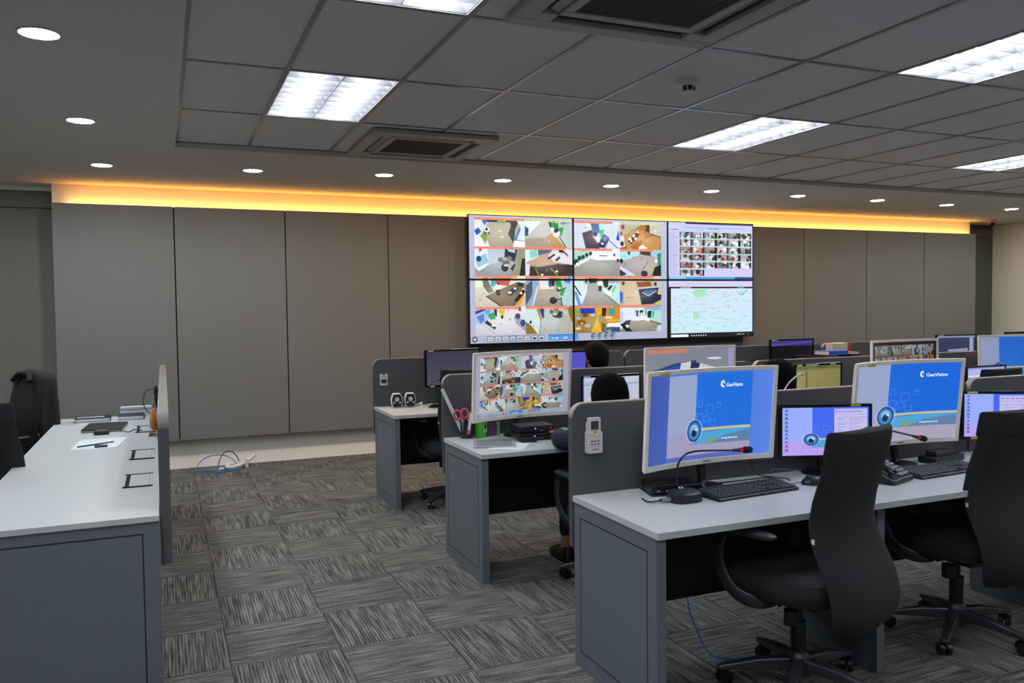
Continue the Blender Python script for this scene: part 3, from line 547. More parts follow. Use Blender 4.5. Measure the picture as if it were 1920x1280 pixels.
# ================================================================ MONITORS
def white_monitor(cv, x, y, z, rz, tilt, label, desk=.7235, logo=None, pic=(0,1), st=.95, sticker=True):
    W_, H_, R_ = .722, .425, 1.8
    t = thing('monitor', label, 'monitor', (x,y,desk+.0), math.radians(rz), 'white curved monitors')
    piv = z-desk
    T = Matrix.Translation((0,0,piv)) @ Matrix.Rotation(-math.radians(tilt),4,'X')
    def cur(o):
        for v in o.data.vertices: v.co = T @ v.co
        return o
    n = 24; rings = []
    b = MB()
    for k in range(n+1):
        xx = -W_/2+W_*k/n; yo = -xx*xx/(2*R_)
        e = .0 if 0<k<n else .004; q_ = .036*min(1,min(k,n-k)/3)
        rings.append([(xx,yo+.004,-H_/2+e),(xx,yo+.014,-H_/2+.004+e),(xx,yo+.014+q_,-H_/2+.05),(xx,yo+.014+q_,H_/2-.05),(xx,yo+.014,H_/2-.004-e),(xx,yo+.004,H_/2-e)])
    b.loft(rings); cur(b.build('rear_cover', M_offw, t, smooth=True))
    f = MB(); bz = .019
    def strip(x0,x1,z0,z1,nn):
        rr = []
        for k in range(nn+1):
            xx = x0+(x1-x0)*k/nn; yo = -xx*xx/(2*R_); rr.append([(xx,yo-.004,z0),(xx,yo+.008,z0),(xx,yo+.008,z1),(xx,yo-.004,z1)])
        f.loft(rr)
    strip(-W_/2,W_/2,H_/2-bz,H_/2,24); strip(-W_/2,W_/2,-H_/2,-H_/2+bz+.004,24); strip(-W_/2,-W_/2+bz,-H_/2+bz,H_/2-bz,2); strip(W_/2-bz,W_/2,-H_/2+bz,H_/2-bz,2)
    cur(f.build('bezel', M_offw, t, bevel=.0015))
    sw, sh = W_-2*bz, H_-2*bz-.004
    cur(screen(cv, sw, sh, .0015, t, st, .002, R_))
    if logo:
        x0,x1 = -sw/2+sw*pic[0], -sw/2+sw*pic[1]; pw = x1-x0
        cur(text('GeoVision', .0235, x0+pw*.70, sh*.5-sh*.175, .001, t, emitter('screen_white','f4f6ff',1.1), R_, bold=.0002, sx=pw*1.93))
        mk = MB(); cx_, cz_ = x0+pw*.662, sh*.5-sh*.14; A = [math.radians(60+ (255*k/16)) for k in range(17)]
        mk.v += [(cx_+.014*math.cos(a), .0008-(cx_**2)/(2*R_), cz_+.016*math.sin(a)) for a in A]+[(cx_+.004+.009*math.cos(a), .0008-(cx_**2)/(2*R_), cz_+.001+.011*math.sin(a)) for a in A]
        mk.f += [(k,k+1,18+k,17+k) for k in range(16)]; mk.cbox((cx_+.005,.0006-(cx_**2)/(2*R_),cz_+.005),(.007,.0006,.007))
        cur(mk.build('logo_mark', emitter('screen_white','f4f6ff',1.1), t))
        cur(text('www.geovision.com.tw', .0125, x0+pw*.67, sh*.5-sh*.785, .001, t, emitter('screen_white','f4f6ff',1.1), R_, sx=.22+.78*pw/.68))
    cur(MB().cbox((.0,-.0045,-H_/2+.011),(.04,.001,.004)).build('brand_plate', M_dgrey, t))
    if sticker: cur(MB().cbox((-W_/2+.07,-.005-.055,H_/2-.009+.0),(.05,.001,.012)).build('sticker', mat('sticker_yellow','c9b64a',.6), t)); 
    nk = MB(); nk.tube(sm([(0,.05,piv-.02),(0,.062,piv-.1),(0,.045,.05),(0,.035,.012)],5),[.022]*6+[.02]*10,10); nk.build('stand_neck', M_black, t, smooth=True)
    MB().lathe([(.095,.0005),(.095,.006),(.088,.01),(.02,.014),(.001,.014)],28,(0,.032)).build('stand_base', M_black, t, smooth=True)
    return t
def black_monitor(cv, x, y, z, rz, label, w=.445, h=.255, desk=.7235, st=.95, tags=(), white_edge=False):
    t = thing('monitor', label, 'monitor', (x,y,desk), math.radians(rz), 'black flat monitors')
    piv = z-desk; bz = .014
    b = MB(); b.prism(rrect(-w/2,piv-h/2,w/2,piv+h/2,.006,3),'y',.004,.022); b.prism(rrect(-w*.3,piv-h*.35,w*.3,piv+h*.3,.02,3),'y',.02,.045)
    b.build('rear_cover', M_black, t)
    f = MB(); f.box((-w/2,-.003,piv+h/2-bz),(w/2,.006,piv+h/2)).box((-w/2,-.003,piv-h/2),(w/2,.006,piv-h/2+bz*1.1)).box((-w/2,-.003,piv-h/2+bz),(-w/2+bz,.006,piv+h/2-bz)).box((w/2-bz,-.003,piv-h/2+bz),(w/2,.006,piv+h/2-bz))
    f.build('bezel', M_blackg, t)
    s_ = screen(cv, w-2*bz, h-2.1*bz, .001, t, st, piv+.0005)
    for (u,v,ww,hh,col) in tags:
        MB().cbox((-w/2+u*w, -.0042, piv-h/2+v*h),(ww,.0012,hh)).build('sticker', mat('sticker_'+col,col,.6), t)
    if white_edge: MB().cbox((w*.2,.0,piv+h/2+.0015),(w*.5,.02,.003)).build('top_edge_strip', M_white, t)  # thin white strip along part of the top edge
    MB().tube([(0,.035,piv-.03),(0,.05,.05),(0,.045,.01)],.018,10).build('stand_neck', M_black, t, smooth=True)
    MB().lathe([(.1,.0005),(.1,.005),(.085,.012),(.02,.016),(.001,.016)],28,(0,.03)).build('stand_base', M_blackg, t, smooth=True)
    return t
# ================================================================ DESKS
D = .7235
RX = [(1.587,3.968),(3.985,6.365),(6.382,8.76)]
def groove_x(x, y0, y1, z0, z1, sgn):
    g = MB(); t_ = .004; e = .0008*sgn
    for a,b,c,d in ((y0,y1,z1-t_,z1),(y0,y0+t_,z0,z1),(y1-t_,y1,z0,z1),(y0,y1,z0,z0+t_)): g.box((min(x,x+e),a,c),(max(x,x+e),b,d))
    return g
def row_desk(x0, x1, yf, yb, label, first, group='white topped desks in rows facing the display wall'):
    t = thing('desk', label, 'desk', (x0,yf,0), 0, group); L_, W_ = x1-x0, yb-yf
    MB().box((0,0,D-.026),(L_,W_,D)).build('worktop', M_wtop, t, bevel=.0015)
    ep = MB().box((.004,.014,0),(.044,W_-.006,D-.026)).build('end_panel', M_desk, t, bevel=.001)
    gr = groove_x(.004,.075,W_-.06,.07,.642,-1)
    gr.build('groove', M_groove, ep)
    MB().box((L_-.045,.05,0),(L_-.01,W_-.06,D-.026)).build('end_panel', M_desk, t, bevel=.001)
    MB().box((L_/2-.10,.05,0),(L_/2-.06,W_-.09,D-.026)).build('support_panel', M_desk, t, bevel=.001)
    MB().box((.044,W_-.09,.235),(L_-.045,W_-.07,D-.026)).build('modesty_panel', M_modesty, t)
    MB().box((.1,W_-.2,D-.085),(L_-.1,W_-.10,D-.06)).build('cable_tray', M_modesty, t)
    return t
def grommet(par_name, x, y, label, w=.115, d=.30, rz=0):
    t = thing('cable_flap', label, 'cable flap', (x,y,D), rz, 'cable flaps let into the worktops')
    MB().box((-w/2,-d/2,.0002),(w/2,d/2,.0022)).build('flap', M_wtop, t, bevel=.0008)
    k = MB(); k.box((-w/2-.012,-d/2-.02,.0003),(w/2,-d/2,.004)).box((-w/2-.012,d/2,.0003),(w/2,d/2+.012,.004)).box((-w/2-.004,-d/2,.0003),(-w/2+.014,d/2,.003))
    k.build('slot_brush', mat('brush_black','040404',.95), t)
    MB().box((w/2-.016,-d/2,.0022),(w/2-.0145,d/2,.0026)).build('seam', M_dgrey, t)
    return t
def partition(x0, x1, y, label, group='grey partition screens behind the desks', axis='x', th=.034, zb=.5, zt=1.116, corners=(1,1,1,1), rim=None):
    t = thing('partition_screen', label, 'partition screen', (x0,y,0) , 0 if axis=='x' else math.pi/2, group)
    L_ = x1-x0
    arc = rrect(0,zb,L_,zt,.06,8,(0,0,1,1))[2:]; inn = rrect(.005,zb,L_-.005,zt-.005,.055,8,(0,0,1,1))[2:]
    tr = MB(); tr.loft([[(a[0],0,a[1]),(b[0],0,b[1]),(b[0],th,b[1]),(a[0],th,a[1])] for a,b in zip(arc,inn)]); tr.build('edge_trim', rim or M_alu, t, smooth=True)
    MB().prism(rrect(.0,zb,L_,zt-.0052,.0552,8,(0,0,1,1)),'y',0.0004,th-.0004).build('panel', M_part, t)
    return t
rows = [('front',2.455,3.112,3.113),('middle',4.20,4.864,4.866),('back',6.04,6.70,6.702)]
for r,(nm,yf,yb,yp) in enumerate(rows):
    for s,(a,b) in enumerate(RX[:2] if r==0 else RX):
        pos = ('aisle end','second section from the aisle','third section from the aisle')[s]
        row_desk(a,b,yf,yb,f'white topped grey desk of the {nm} row, {pos}',s==0)
        partition(a,b,yp,f'grey partition screen of the {nm} row, {pos}')
# left row along the side of the room
t = thing('desk','long white topped desk in the left foreground running towards the feature wall','desk',(-.745,3.52,0))
MB().box((0,0,D-.024),(.71,3.53,D)).build('worktop', M_wtop, t, bevel=.0015)
ep = MB().box((.02,.008,0),(.71,.048,D-.024)).build('end_panel', M_desk, t, bevel=.001)
g = MB()
for a,b,c,d in ((.07,.65,.65,.655),(.646,.651,.05,.655),(.07,.075,.05,.655)): g.box((a,.0072,c),(b,.0082,d))
g.build('groove', M_groove, ep)
MB().box((.05,3.46,0),(.66,3.5,D-.024)).build('end_panel', M_desk, t); MB().box((.05,2.50,0),(.66,2.54,D-.024)).build('support_panel', M_desk, t)
MB().box((.62,.05,.235),(.64,3.46,D-.024)).build('modesty_panel', M_modesty, t)
partition(3.60,7.0,.010,'grey partition screen along the aisle side of the left desk',axis='y',th=.043,group=None,rim=mat('dark_edge_trim','66615a',.5))
o = [c for c in COL.objects if c.name.startswith('partition_screen') and 'aisle side' in c['label']][0]
o.location = (.010,3.60,0)
for y,lb in ((4.30,'cable flap nearest the front end of the left desk'),(5.08,'second cable flap along the left desk'),(6.18,'cable flap of the left desk beside the clear leaflet stand')): grommet('', -.122, y, lb)
grommet('', 2.395, 3.0, 'cable flap behind the front keyboard at the aisle end station', .085, .34, -math.pi/2)
# ================================================================ OFFICE CHAIRS
def sec(z, d, w, th, n=14, curl=.02):
    fr = [(w*t, -d+curl*t*t, z) for t in [-1+2*k/n for k in range(n+1)]]
    bk = [(w*t, -d+curl*t*t-th*max(.12,(1-abs(t)**5)), z) for t in [1-2*k/n for k in range(n+1)]]
    return fr+bk
def sell(z, w, d, cx=0, cy=0, n=28, e=3.2):
    out = []
    for k in range(n):
        a = 2*math.pi*k/n; c,s_ = math.cos(a),math.sin(a)
        out.append((cx+w*math.copysign(abs(c)**(2/e),c), cy+d*math.copysign(abs(s_)**(2/e),s_), z))
    return out
def make_chair(label, loc, rz, star=138, dz=0):
    t = thing('office_chair', label, 'office chair', loc, math.radians(rz), 'black high backed office chairs')
    b = MB(); b.lathe([(.028,.045),(.045,.06),(.045,.13),(.035,.15),(.001,.15)],20)
    for k in range(5):
        a = math.radians(star+72*k); T = Matrix.Rotation(a,4,'Z'); b.T = T
        b.loft([[(r,-w,z0),(r,w,z0),(r,w*.8,z1),(r,-w*.8,z1)] for r,w,z0,z1 in ((.03,.03,.075,.125),(.15,.026,.075,.115),(.27,.02,.065,.09),(.315,.018,.06,.078))])
    b.T = Matrix.Identity(4)
    bs = b.build('star_base', M_chairp, t, bevel=.006)
    for k in range(5):
        a = math.radians(star+72*k); c = MB(); cx,cy = .295*math.cos(a),.295*math.sin(a)
        tx,ty = -math.sin(a+.6),math.cos(a+.6); nx,ny = math.cos(a+.6),math.sin(a+.6)
        for sg in (-1,1):
            p0 = (cx+tx*sg*.006-nx*.01,cy+ty*sg*.006-ny*.01,.0285); p1 = (cx+tx*sg*.024-nx*.01,cy+ty*sg*.024-ny*.01,.0285); c.tube([p0,p1],.028,16)
        c.tube([(cx,cy,.03),(cx,cy,.065)],.009,8); c.build('caster', M_black, bs, smooth=True)
    MB().cyl((0,0),.030,.13,.27).cyl((0,0),.018,.26,.37+dz).build('gas_column', M_black, t, smooth=True)
    up = dz
    m = MB(); m.box((-.09,-.14,.355+up),(.09,.10,.40+up)).box((-.03,-.27,.372+up),(.03,-.1,.392+up)); m.tube([(-.09,-.02,.375+up),(-.155,-.02,.372+up)],.012,8); m.tube([(-.13,-.06,.36+up),(-.13,-.06,.30+up)],.028,12)
    m.build('tilt_mechanism', M_black, t, bevel=.004)
    s_ = MB(); s_.loft([sell(.395+up,.19,.18),sell(.405+up,.235,.225),sell(.43+up,.25,.24),sell(.465+up,.25,.24),sell(.488+up,.235,.225),sell(.496+up,.19,.18)])
    s_.build('seat', M_mesh, t, smooth=True)
    P = [(.312,.27,.11,.012),(.318,.275,.155,.028),(.345,.288,.188,.042),(.39,.302,.206,.052),(.45,.302,.213,.056),(.52,.285,.214,.056),(.59,.25,.212,.054),(.66,.215,.208,.05),(.73,.205,.206,.045),(.81,.22,.205,.042),(.89,.245,.203,.04),(.965,.268,.2,.038)]
    bk = MB(); bk.loft([sec(z+up,d,w,th) for z,d,w,th in P]); b_ = bk.build('backrest', M_mesh, t, smooth=True)
    h = MB(); h.loft([sec(z+up,d,w,th) for z,d,w,th in ((.962,.263,.198,.044),(.968,.259,.202,.051),(1.0,.265,.203,.053),(1.04,.272,.202,.053),(1.062,.276,.201,.048),(1.068,.284,.197,.03))])
    h.build('headrest', M_mesh, b_, smooth=True)
    MB().cbox((-.206,-.205,.665+up),(.004,.012,.018)).build('care_tag', M_white, b_)
    for sg in (-1,1):
        pth = sm([(sg*.15,.0,.385+up),(sg*.235,.03,.385+up),(sg*.275,.10,.42+up),(sg*.285,.155,.50+up),(sg*.285,.165,.58+up),(sg*.283,.14,.645+up),(sg*.283,.09,.662+up)],5)
        a = MB(); rings = []
        for k,p in enumerate(pth):
            q = Vector(pth[min(k+1,len(pth)-1)])-Vector(pth[max(k-1,0)]); q.normalize(); u = Vector((0,-q.z,q.y)); u = u.normalized() if u.length>.2 else Vector((0,1,0)); v = q.cross(u).normalized()
            rings.append([tuple(Vector(p)+u*(.027*math.cos(c))+v*(.009*math.sin(c))) for c in [2*math.pi*i/10 for i in range(10)]])
        a.loft(rings); ar = a.build('armrest', M_chairp, t, smooth=True)
        pd = MB(); pd.loft([sell(.655+up,.024,.12,sg*.283,.035),sell(.663+up,.034,.135,sg*.283,.035),sell(.673+up,.034,.135,sg*.283,.035),sell(.678+up,.026,.125,sg*.283,.035)]); pd.build('arm_pad', M_chairp, ar, smooth=True)
    return t
ch = make_chair('black office chair in the front row nearest the aisle, seen whole from behind',(2.30,2.545,0),13)
def chair(label, loc, rz): return dup(ch, loc, math.radians(rz), label)
chair('black office chair at the right edge of the picture in the front row',(3.33,2.66,0),1)
ch2 = make_chair('black office chair of the middle row under the person with navy sleeve near the aisle',(2.30,3.98,0),2,150,-.06)
dup(ch2,(3.55,3.99,0),0,'black office chair of the middle row under the person beside the white cord')
chair('black office chair of the middle row whose headrest shows above the partition at right',(5.33,4.18,0),0)
chair('black office chair of the back row in front of the violet grey monitor',(2.10,6.13,0),0)
chair('black office chair of the back row under the person with short hair',(3.25,5.72,0),0)
chair('black office chair of the back row below the monitor with a dark screen',(5.42,5.98,0),0)
chair('black office chair cut by the left edge of the picture beside the left desk',(-.78,5.22,0),-28)
chair('black office chair wearing a dark jacket at the far end of the left desk',(-1.12,6.74,0),125)
# jacket on the far left chair
jk = thing('jacket','dark jacket draped over the far chair at the left desk','jacket',(-1.12,6.74,0),math.radians(125))
def jring(z, d, w, th, wob, ph):
    n = 40; out = []
    for k in range(n):
        a = 2*math.pi*k/n; c,s_ = math.cos(a),math.sin(a)
        r = 1+wob*math.sin(5*a+ph)+wob*.6*math.sin(9*a+2.1*ph)
        out.append((w*r*math.copysign(abs(c)**.6,c), -d-.02+th*r*math.copysign(abs(s_)**.8,s_), z))
    return out
J = MB(); J.loft([jring(.44,.30,.25,.10,.09,.3),jring(.50,.30,.25,.105,.08,.5),jring(.62,.26,.245,.10,.07,.8),jring(.75,.24,.24,.095,.06,1.2),jring(.88,.255,.235,.09,.05,1.5),jring(.97,.27,.228,.085,.03,1.7),jring(1.04,.28,.22,.075,.02,1.9),jring(1.085,.28,.19,.06,.02,2),jring(1.11,.28,.12,.045,.02,2),jring(1.12,.28,.05,.03,.01,2)],cap=True)
J.build('body', mat('jacket_cloth','101011',.85,bump=.4,bscale=200), jk, smooth=True)
for sg in (-1,1):
    J = MB(); J.tube(sm([(sg*.15,-.30,1.0),(sg*.185,-.31,.9),(sg*.19,-.32,.72),(sg*.17,-.33,.52)],5),[.035]+[.048]*6+[.045]*9,12); J.build('sleeve', MATS['jacket_cloth'], jk, smooth=True)
J = MB(); J.tube(sm([(-.12,-.20,1.04),(-.06,-.22,1.09),(.06,-.22,1.09),(.12,-.20,1.04)],5),.018,10); J.build('collar', MATS['jacket_cloth'], jk, smooth=True)
# ================================================================ PEOPLE
def skinmesh(name, V, E_, m, parent, sub=2):
    me = bpy.data.meshes.new(name); me.from_pydata([v[:3] for v in V],E_,[]); me.update()
    o = bpy.data.objects.new(name,me); COL.objects.link(o); me.materials.append(m); o.parent = parent
    o.modifiers.new('skin','SKIN').use_smooth_shade = True
    sk = me.skin_vertices[0].data
    for i,v in enumerate(V): r = v[3]; sk[i].radius = (r,r) if not isinstance(r,tuple) else r; sk[i].use_root = (i==0)
    s = o.modifiers.new('sub','SUBSURF'); s.levels = sub; s.render_levels = sub
    return o
def person(label, x, y, rz, hz=0, lean=.03, elbows=.30, top=M_navy, hair='short', handy=.42):
    """seated person facing +y, hips on the seat; hz raises the head and shoulders"""
    t = thing('person', label, 'person', (x,y,0), math.radians(rz))
    sh = .93+hz; hd = sh+.185
    L_ = lean
    V = [(0,-.05,.585,.12),(0,-.06,.70,.115),(0,-.04+L_*.5,sh-.10,.125),(0,-.02+L_,sh+.02,.07),(0,0+L_,sh+.07,.052),(0,.015+L_,sh+.12,.06),(0,.02+L_,hd,.088),(0,.02+L_,hd+.055,.078)]
    E_ = [(i,i+1) for i in range(7)]
    def chain(start, pts):
        p = start
        for q in pts: V.append(q); E_.append((p,len(V)-1)); p = len(V)-1
        return p
    cloth_V = [(0,-.05,.56,.14),(0,-.06,.70,.128),(0,-.04+L_*.5,sh-.10,.14),(0,-.02+L_,sh,.085),(0,-.005+L_,sh+.045,.062)]; cloth_E = [(i,i+1) for i in range(4)]
    tr_V = [(0,-.05,.58,.13)]; tr_E = []
    for sg in (-1,1):
        S_ = (sg*.175,-.02+L_,sh-.03); El = (sg*elbows,.16,.775); Wr = (sg*.17,handy-.02,.765)
        w_ = chain(2,[(*S_,.052),((S_[0]+El[0])/2,(S_[1]+El[1])/2,(S_[2]+El[2])/2,.042),(*El,.038),((El[0]+Wr[0])/2,(El[1]+Wr[1])/2,.775,.034),(*Wr,.024),(sg*.155,handy+.03,.768,.028)])
        for k in range(4):
            fx = sg*(.155+.020*(k-1.5)*1); l = (.07,.08,.075,.058)[k]
            chain(w_,[(fx,handy+.055,.770,.0095),(fx,handy+.055+l*.5,.772,.009),(fx,handy+.055+l,.758,.0075)])
        chain(w_,[(sg*.118,handy+.035,.765,.010),(sg*.105,handy+.065,.757,.0085)])
        c0 = len(cloth_V); cloth_V += [(*S_,.068),((S_[0]+El[0])/2,(S_[1]+El[1])/2,(S_[2]+El[2])/2,.058),(*El,.053),((El[0]+Wr[0])/2,(El[1]+Wr[1])/2,.782,.047),(Wr[0],Wr[1]-.02,.77,.036)]
        cloth_E += [(2,c0)]+[(c0+i,c0+i+1) for i in range(4)]
        Hp = (sg*.09,-.02,.575); Kn = (sg*.13,.36,.565); An = (sg*.13,.40,.10)
        chain(0,[(*Hp,.075),(*Kn,.055),(*An,.04),(sg*.13,.44,.045,.035),(sg*.13,.55,.03,.028)])
        c0 = len(tr_V); tr_V += [(*Hp,.092),(sg*.11,.17,.58,.082),(*Kn,.066),(sg*.13,.39,.33,.056),(An[0],An[1],.13,.05)]
        tr_E += [(0,c0)]+[(c0+i,c0+i+1) for i in range(4)]
        sho = MB(); sho.loft([sell(.002,.045,.13,sg*.13,.47),sell(.03,.046,.132,sg*.13,.47),sell(.06,.038,.10,sg*.13,.45),sell(.09,.03,.05,sg*.13,.41)]); sho.build('shoe', M_black, t, smooth=True)
    # nose, ears
    n0 = len(V); V += [(0,.108+L_,hd-.0,.012),(0,.12+L_,hd-.012,.010)]; E_ += [(6,n0),(n0,n0+1)]
    for sg in (-1,1):
        n0 = len(V); V += [(sg*.088,.01+L_,hd-.005,.014),(sg*.097,.0+L_,hd-.005,.016)]; E_ += [(6,n0),(n0,n0+1)]
    body = skinmesh('body',V,E_,M_skin,t)
    skinmesh('shirt',cloth_V,cloth_E,top,t); skinmesh('trousers',tr_V,tr_E,M_trous,t)
    f = MB()
    for sg in (-1,1): f.ell((sg*.032,.096+L_,hd+.012),(.012,.008,.007),10,6)
    f.build('eyes', M_white, body); f = MB(); f.ell((0,.098+L_,hd-.055),(.024,.008,.006),10,6); f.build('mouth', mat('lips','7c4038',.5), body)
    if hair=='short':
        h = MB(); n = 22; rings = []
        for k,(z,rx,ry,cy) in enumerate([(-.055,.062,.06,-.03),(-.045,.082,.078,-.02),(-.02,.098,.095,-.008),(.03,.104,.112,.0),(.08,.1,.11,.004),(.12,.082,.09,.006),(.145,.05,.055,.004),(.155,.012,.014,.0)]):
            ring = []
            for i in range(n):
                a = 2*math.pi*i/n; yy = ry*math.sin(a)
                if z < .05: yy = min(yy, .01 if z > -.03 else -.005)
                j = 1+.02*math.sin(7*a+3*k); ring.append((rx*math.cos(a)*j, cy+.02+L_+yy*j, hd+z))
            rings.append(ring)
        h.loft(rings); h.build('hair', M_hair, t, smooth=True)
    else:
        h = MB(); n = 26; rings = []
        for k,(z,rx,ry,cy) in enumerate([(-.25,.17,.12,-.03),(-.20,.155,.115,-.035),(-.14,.128,.115,-.03),(-.08,.112,.115,-.02),(-.055,.106,.112,-.012),(-.02,.104,.112,-.006),(.04,.108,.116,.0),(.09,.1,.11,.0),(.13,.078,.088,.0),(.152,.045,.05,.0),(.16,.01,.012,.0)]):
            ring = []
            for i in range(n):
                a = 2*math.pi*i/n; yy = ry*math.sin(a)
                if -.07 < z < .1: yy = min(yy, .062)
                j = 1+.012*math.sin(6*a+2*k); ring.append((rx*math.cos(a)*j, cy+.02+L_+yy*j, hd+z))
            rings.append(ring)
        h.loft(rings); h.build('headscarf', M_scarf, t, smooth=True)
    return t
person('person with short black hair and navy top seated facing the display wall',3.245,5.86,14,-.02,.02,hair='short')
person('person in black headscarf and navy sleeve seated in the middle row nearest the aisle',2.335,4.0,0,-.125,.08,.30,hair='scarf')
person('person in black mostly hidden behind the nearest white monitor in the middle row',3.53,4.03,0,-.085,.04,.24,top=M_scarf,hair='scarf')
# ================================================================ SCREENS ON THE DESKS
def cv_gv(k, wide=True):
    c = Cv(240,140,'000000')
    if wide: gv_picture(c,0,0,1,1,k)
    else:
        c.rect(0,0,1,1,'4460b4'); c.grad('4058ac','5a86ec',False); gv_picture(c,.165,0,.84,1,k)
        c.rect(.165,.945,.84,1,'4460b8',.85); c.rect(.165,0,.84,.03,'4070d8',.8)
    return c
white_monitor(cv_gv(0,False),2.185,2.975,1.044,4.4,-4.3,'nearest large white curved monitor showing a blue picture with an eye, above the gooseneck microphone',logo=True,pic=(.165,.84))
white_monitor(cv_gv(1),3.349,2.98,1.037,0,-5.5,'second large white curved monitor of the front row, full blue picture with an eye',logo=True,pic=(0,1))
c = Cv(200,120); gv_picture(c,0,0,1,1,2); window(c,.60,.03,.98,.62); icons(c,.04)
black_monitor(c,2.86,2.985,.927,-20,'small black monitor between the two large white monitors of the front row',tags=((.82,.975,.05,.009,'c9b64a'),))
c = Cv(200,120); gv_picture(c,0,0,1,1,2); window(c,.42,.03,.98,.7); icons(c,.04)
black_monitor(c,4.05,2.95,.932,-30,'small black monitor at the right edge behind the right front chair',tags=((.12,.975,.05,.01,'d8cf9a'),(.16,.03,.05,.01,'c9b64a')))
c = Cv(260,150,'b8b0cc'); Xg=[.055,.2775,.5,.7225,.945]; Yg=[.03,.255,.48,.705,.93]
grid16(c,Xg,Yg,'e08a84'); toolbar(c,.02,.93,1,1)
white_monitor(c,2.048,4.716,1.048,9,-3.9,'large white monitor with sixteen camera pictures above the pen cups',st=.8,sticker=False)
c = Cv(150,90,'c4c8dc'); c.rect(0,0,.03,1,'5a50d8'); c.rect(.03,0,1,.13,'c9cce0'); c.rect(.62,.02,.74,.16,'2c62e0'); c.rect(.03,.2,1,.22,'8c90a8'); c.specks(.05,.06,.3,.16,14,'707490',.03,.02)
for k in range(14): c.rect(.06+.065*k,.26,.064+.065*k,1,'a4a8bc')
c.specks(.05,.28,.28,.95,50,'84889c',.02,.012)
black_monitor(c,2.665,4.66,.958,0,'black monitor with a pale table on screen behind the headscarfed head',tags=((.1,.965,.05,.012,'dcdcd4'),),white_edge=True)
c = Cv(220,130,'7c8290'); c.grad('8a90a0','9c9ca4'); c.poly([0,.4,.35,.25,.6,.2,.6,.45,0,.75],'3c4c78')
for a,b in ((.02,.42),(.2,.36),(.36,.3)): c.poly([a,b,a+.14,b-.05,a+.14,b+.2,a,b+.26],'2c54c8'); c.line(a,b+.1,a+.14,b+.05,.008,'c8d8f8')
c.poly([.42,.25,.54,.22,.5,.6,.38,.66],'dfe2ee'); c.poly([.54,.24,.64,.26,.6,.6,.5,.62],'2c3450'); c.poly([.64,.26,.98,.42,.96,.7,.58,.66],'d4d8ec'); c.specks(.66,.38,.9,.6,24,'4c4c70',.03,.02)
c.poly([.0,.75,1,.6,1,1,0,1],'8c8c94'); c.rect(.25,.42,.4,.5,'3c8c5c'); c.ell(.8,.18,.08,.02,'eef0fa'); c.rect(0,0,.5,.07,'e08a70'); c.rect(.95,0,1,1,'a8a0d8')
white_monitor(c,3.252,4.65,1.042,-.4,0,'large white monitor just behind the nearest one, showing a single lobby camera picture',st=.8,sticker=False)
c = Cv(160,96,'a39b62'); c.grad('b3ab6e','9c945c',False); c.rect(0,0,1,.1,'7c7c50'); c.rect(0,.1,1,.16,'948c58')
for k in range(11): c.rect(.02+.09*k,.18,.024+.09*k,1,'7c7648')
c.rect(.22,.18,.25,1,'6c6640'); c.specks(.04,.2,.95,.98,190,'8a8454',.05,.01); c.rect(.45,.03,.7,.07,'5c5c3c')
black_monitor(c,4.397,4.66,.966,0,'black monitor with a yellowish table on screen in the middle row',tags=((.1,.965,.045,.013,'d9d9a0'),(.36,.97,.12,.014,'c4c4c4'),(.8,.975,.05,.011,'d9d9a0')),white_edge=True,st=.68)
c = Cv(220,130,'241c28'); od = [10,4,13,6,2,7,0,5,9,11,3,14,8,1,12,15]
for r in range(4):
    for q in range(6): feed(c,od[(r*6+q)%16],.04+.155*q,.06+.22*r,.19+.155*q,.27+.22*r,'c86a60'); 
c.a *= .72
white_monitor(c,5.21,4.65,1.036,2,1,'white monitor with a dense grid of camera pictures in the middle row',st=.8,sticker=False)
c = Cv(140,84,'b8b8ec'); c.rect(0,0,1,.06,'9098d0'); c.rect(0,.3,1,1,'5c9ce0'); c.rect(0,.27,1,.32,'e0e4f4'); c.specks(.3,.2,.6,.24,10,'404880',.03,.015); c.rect(0,.6,1,.62,'4488d0')
black_monitor(c,5.97,4.52,.90,0,'black monitor at the right in the middle row with lilac and blue screen')
white_monitor(cv_gv(0),6.47,4.70,1.043,-4,2,'white monitor at the right edge with the blue eye picture in the middle row',st=.75,sticker=False)
def dark_cv(a,b):
    c = Cv(120,72,a); c.grad(a,b); return c
black_monitor(dark_cv('4c4c60','62627a'),2.215,6.50,1.035,9,'black monitor with a blank violet grey screen at the aisle end of the back row',w=.52,h=.305,st=.55,tags=((.1,.975,.05,.009,'dcdcd4'),(.12,.02,.04,.01,'d9cf9a')),white_edge=True)
c = dark_cv('5450c8','6058d0'); c.specks(.05,.1,.9,.9,60,'5048a8',.2,.01)
black_monitor(c,3.19,6.46,.99,0,'black monitor with a violet screen in front of the short haired person',w=.52,h=.305,tags=((.5,.978,.2,.009,'dcdcd4'),))
c = dark_cv('0c0c12','08080a'); c.grad('3c3890','101018',True); c.rect(0,.2,1,1,'08090b'); c.poly([.0,.12,1,.05,1,.09,.0,.2],'5c58a0',.7); c.rect(.95,.1,.97,1,'2c2c34')
black_monitor(c,5.79,6.50,1.028,-3,'black monitor with a mostly dark screen in the back row right of the display wall',w=.53,h=.305,tags=((.1,.972,.07,.011,'dcdcd4'),))
c = dark_cv('343a5c','2c3250'); c.rect(0,.02,1,.08,'8c90b0'); c.rect(.85,.08,.95,1,'9c9cc0'); c.poly([.28,.55,.8,.5,.8,.62,.3,.68],'9094b8'); c.rect(.3,.62,.6,1,'3c4268'); c.specks(.1,.15,.8,.45,16,'4c5480',.02,.012)
black_monitor(c,8.10,6.50,1.02,-10,'black monitor with a navy screen in the back row near the right wall',w=.52,h=.305,tags=((.12,.975,.06,.01,'dcdcd4'),))
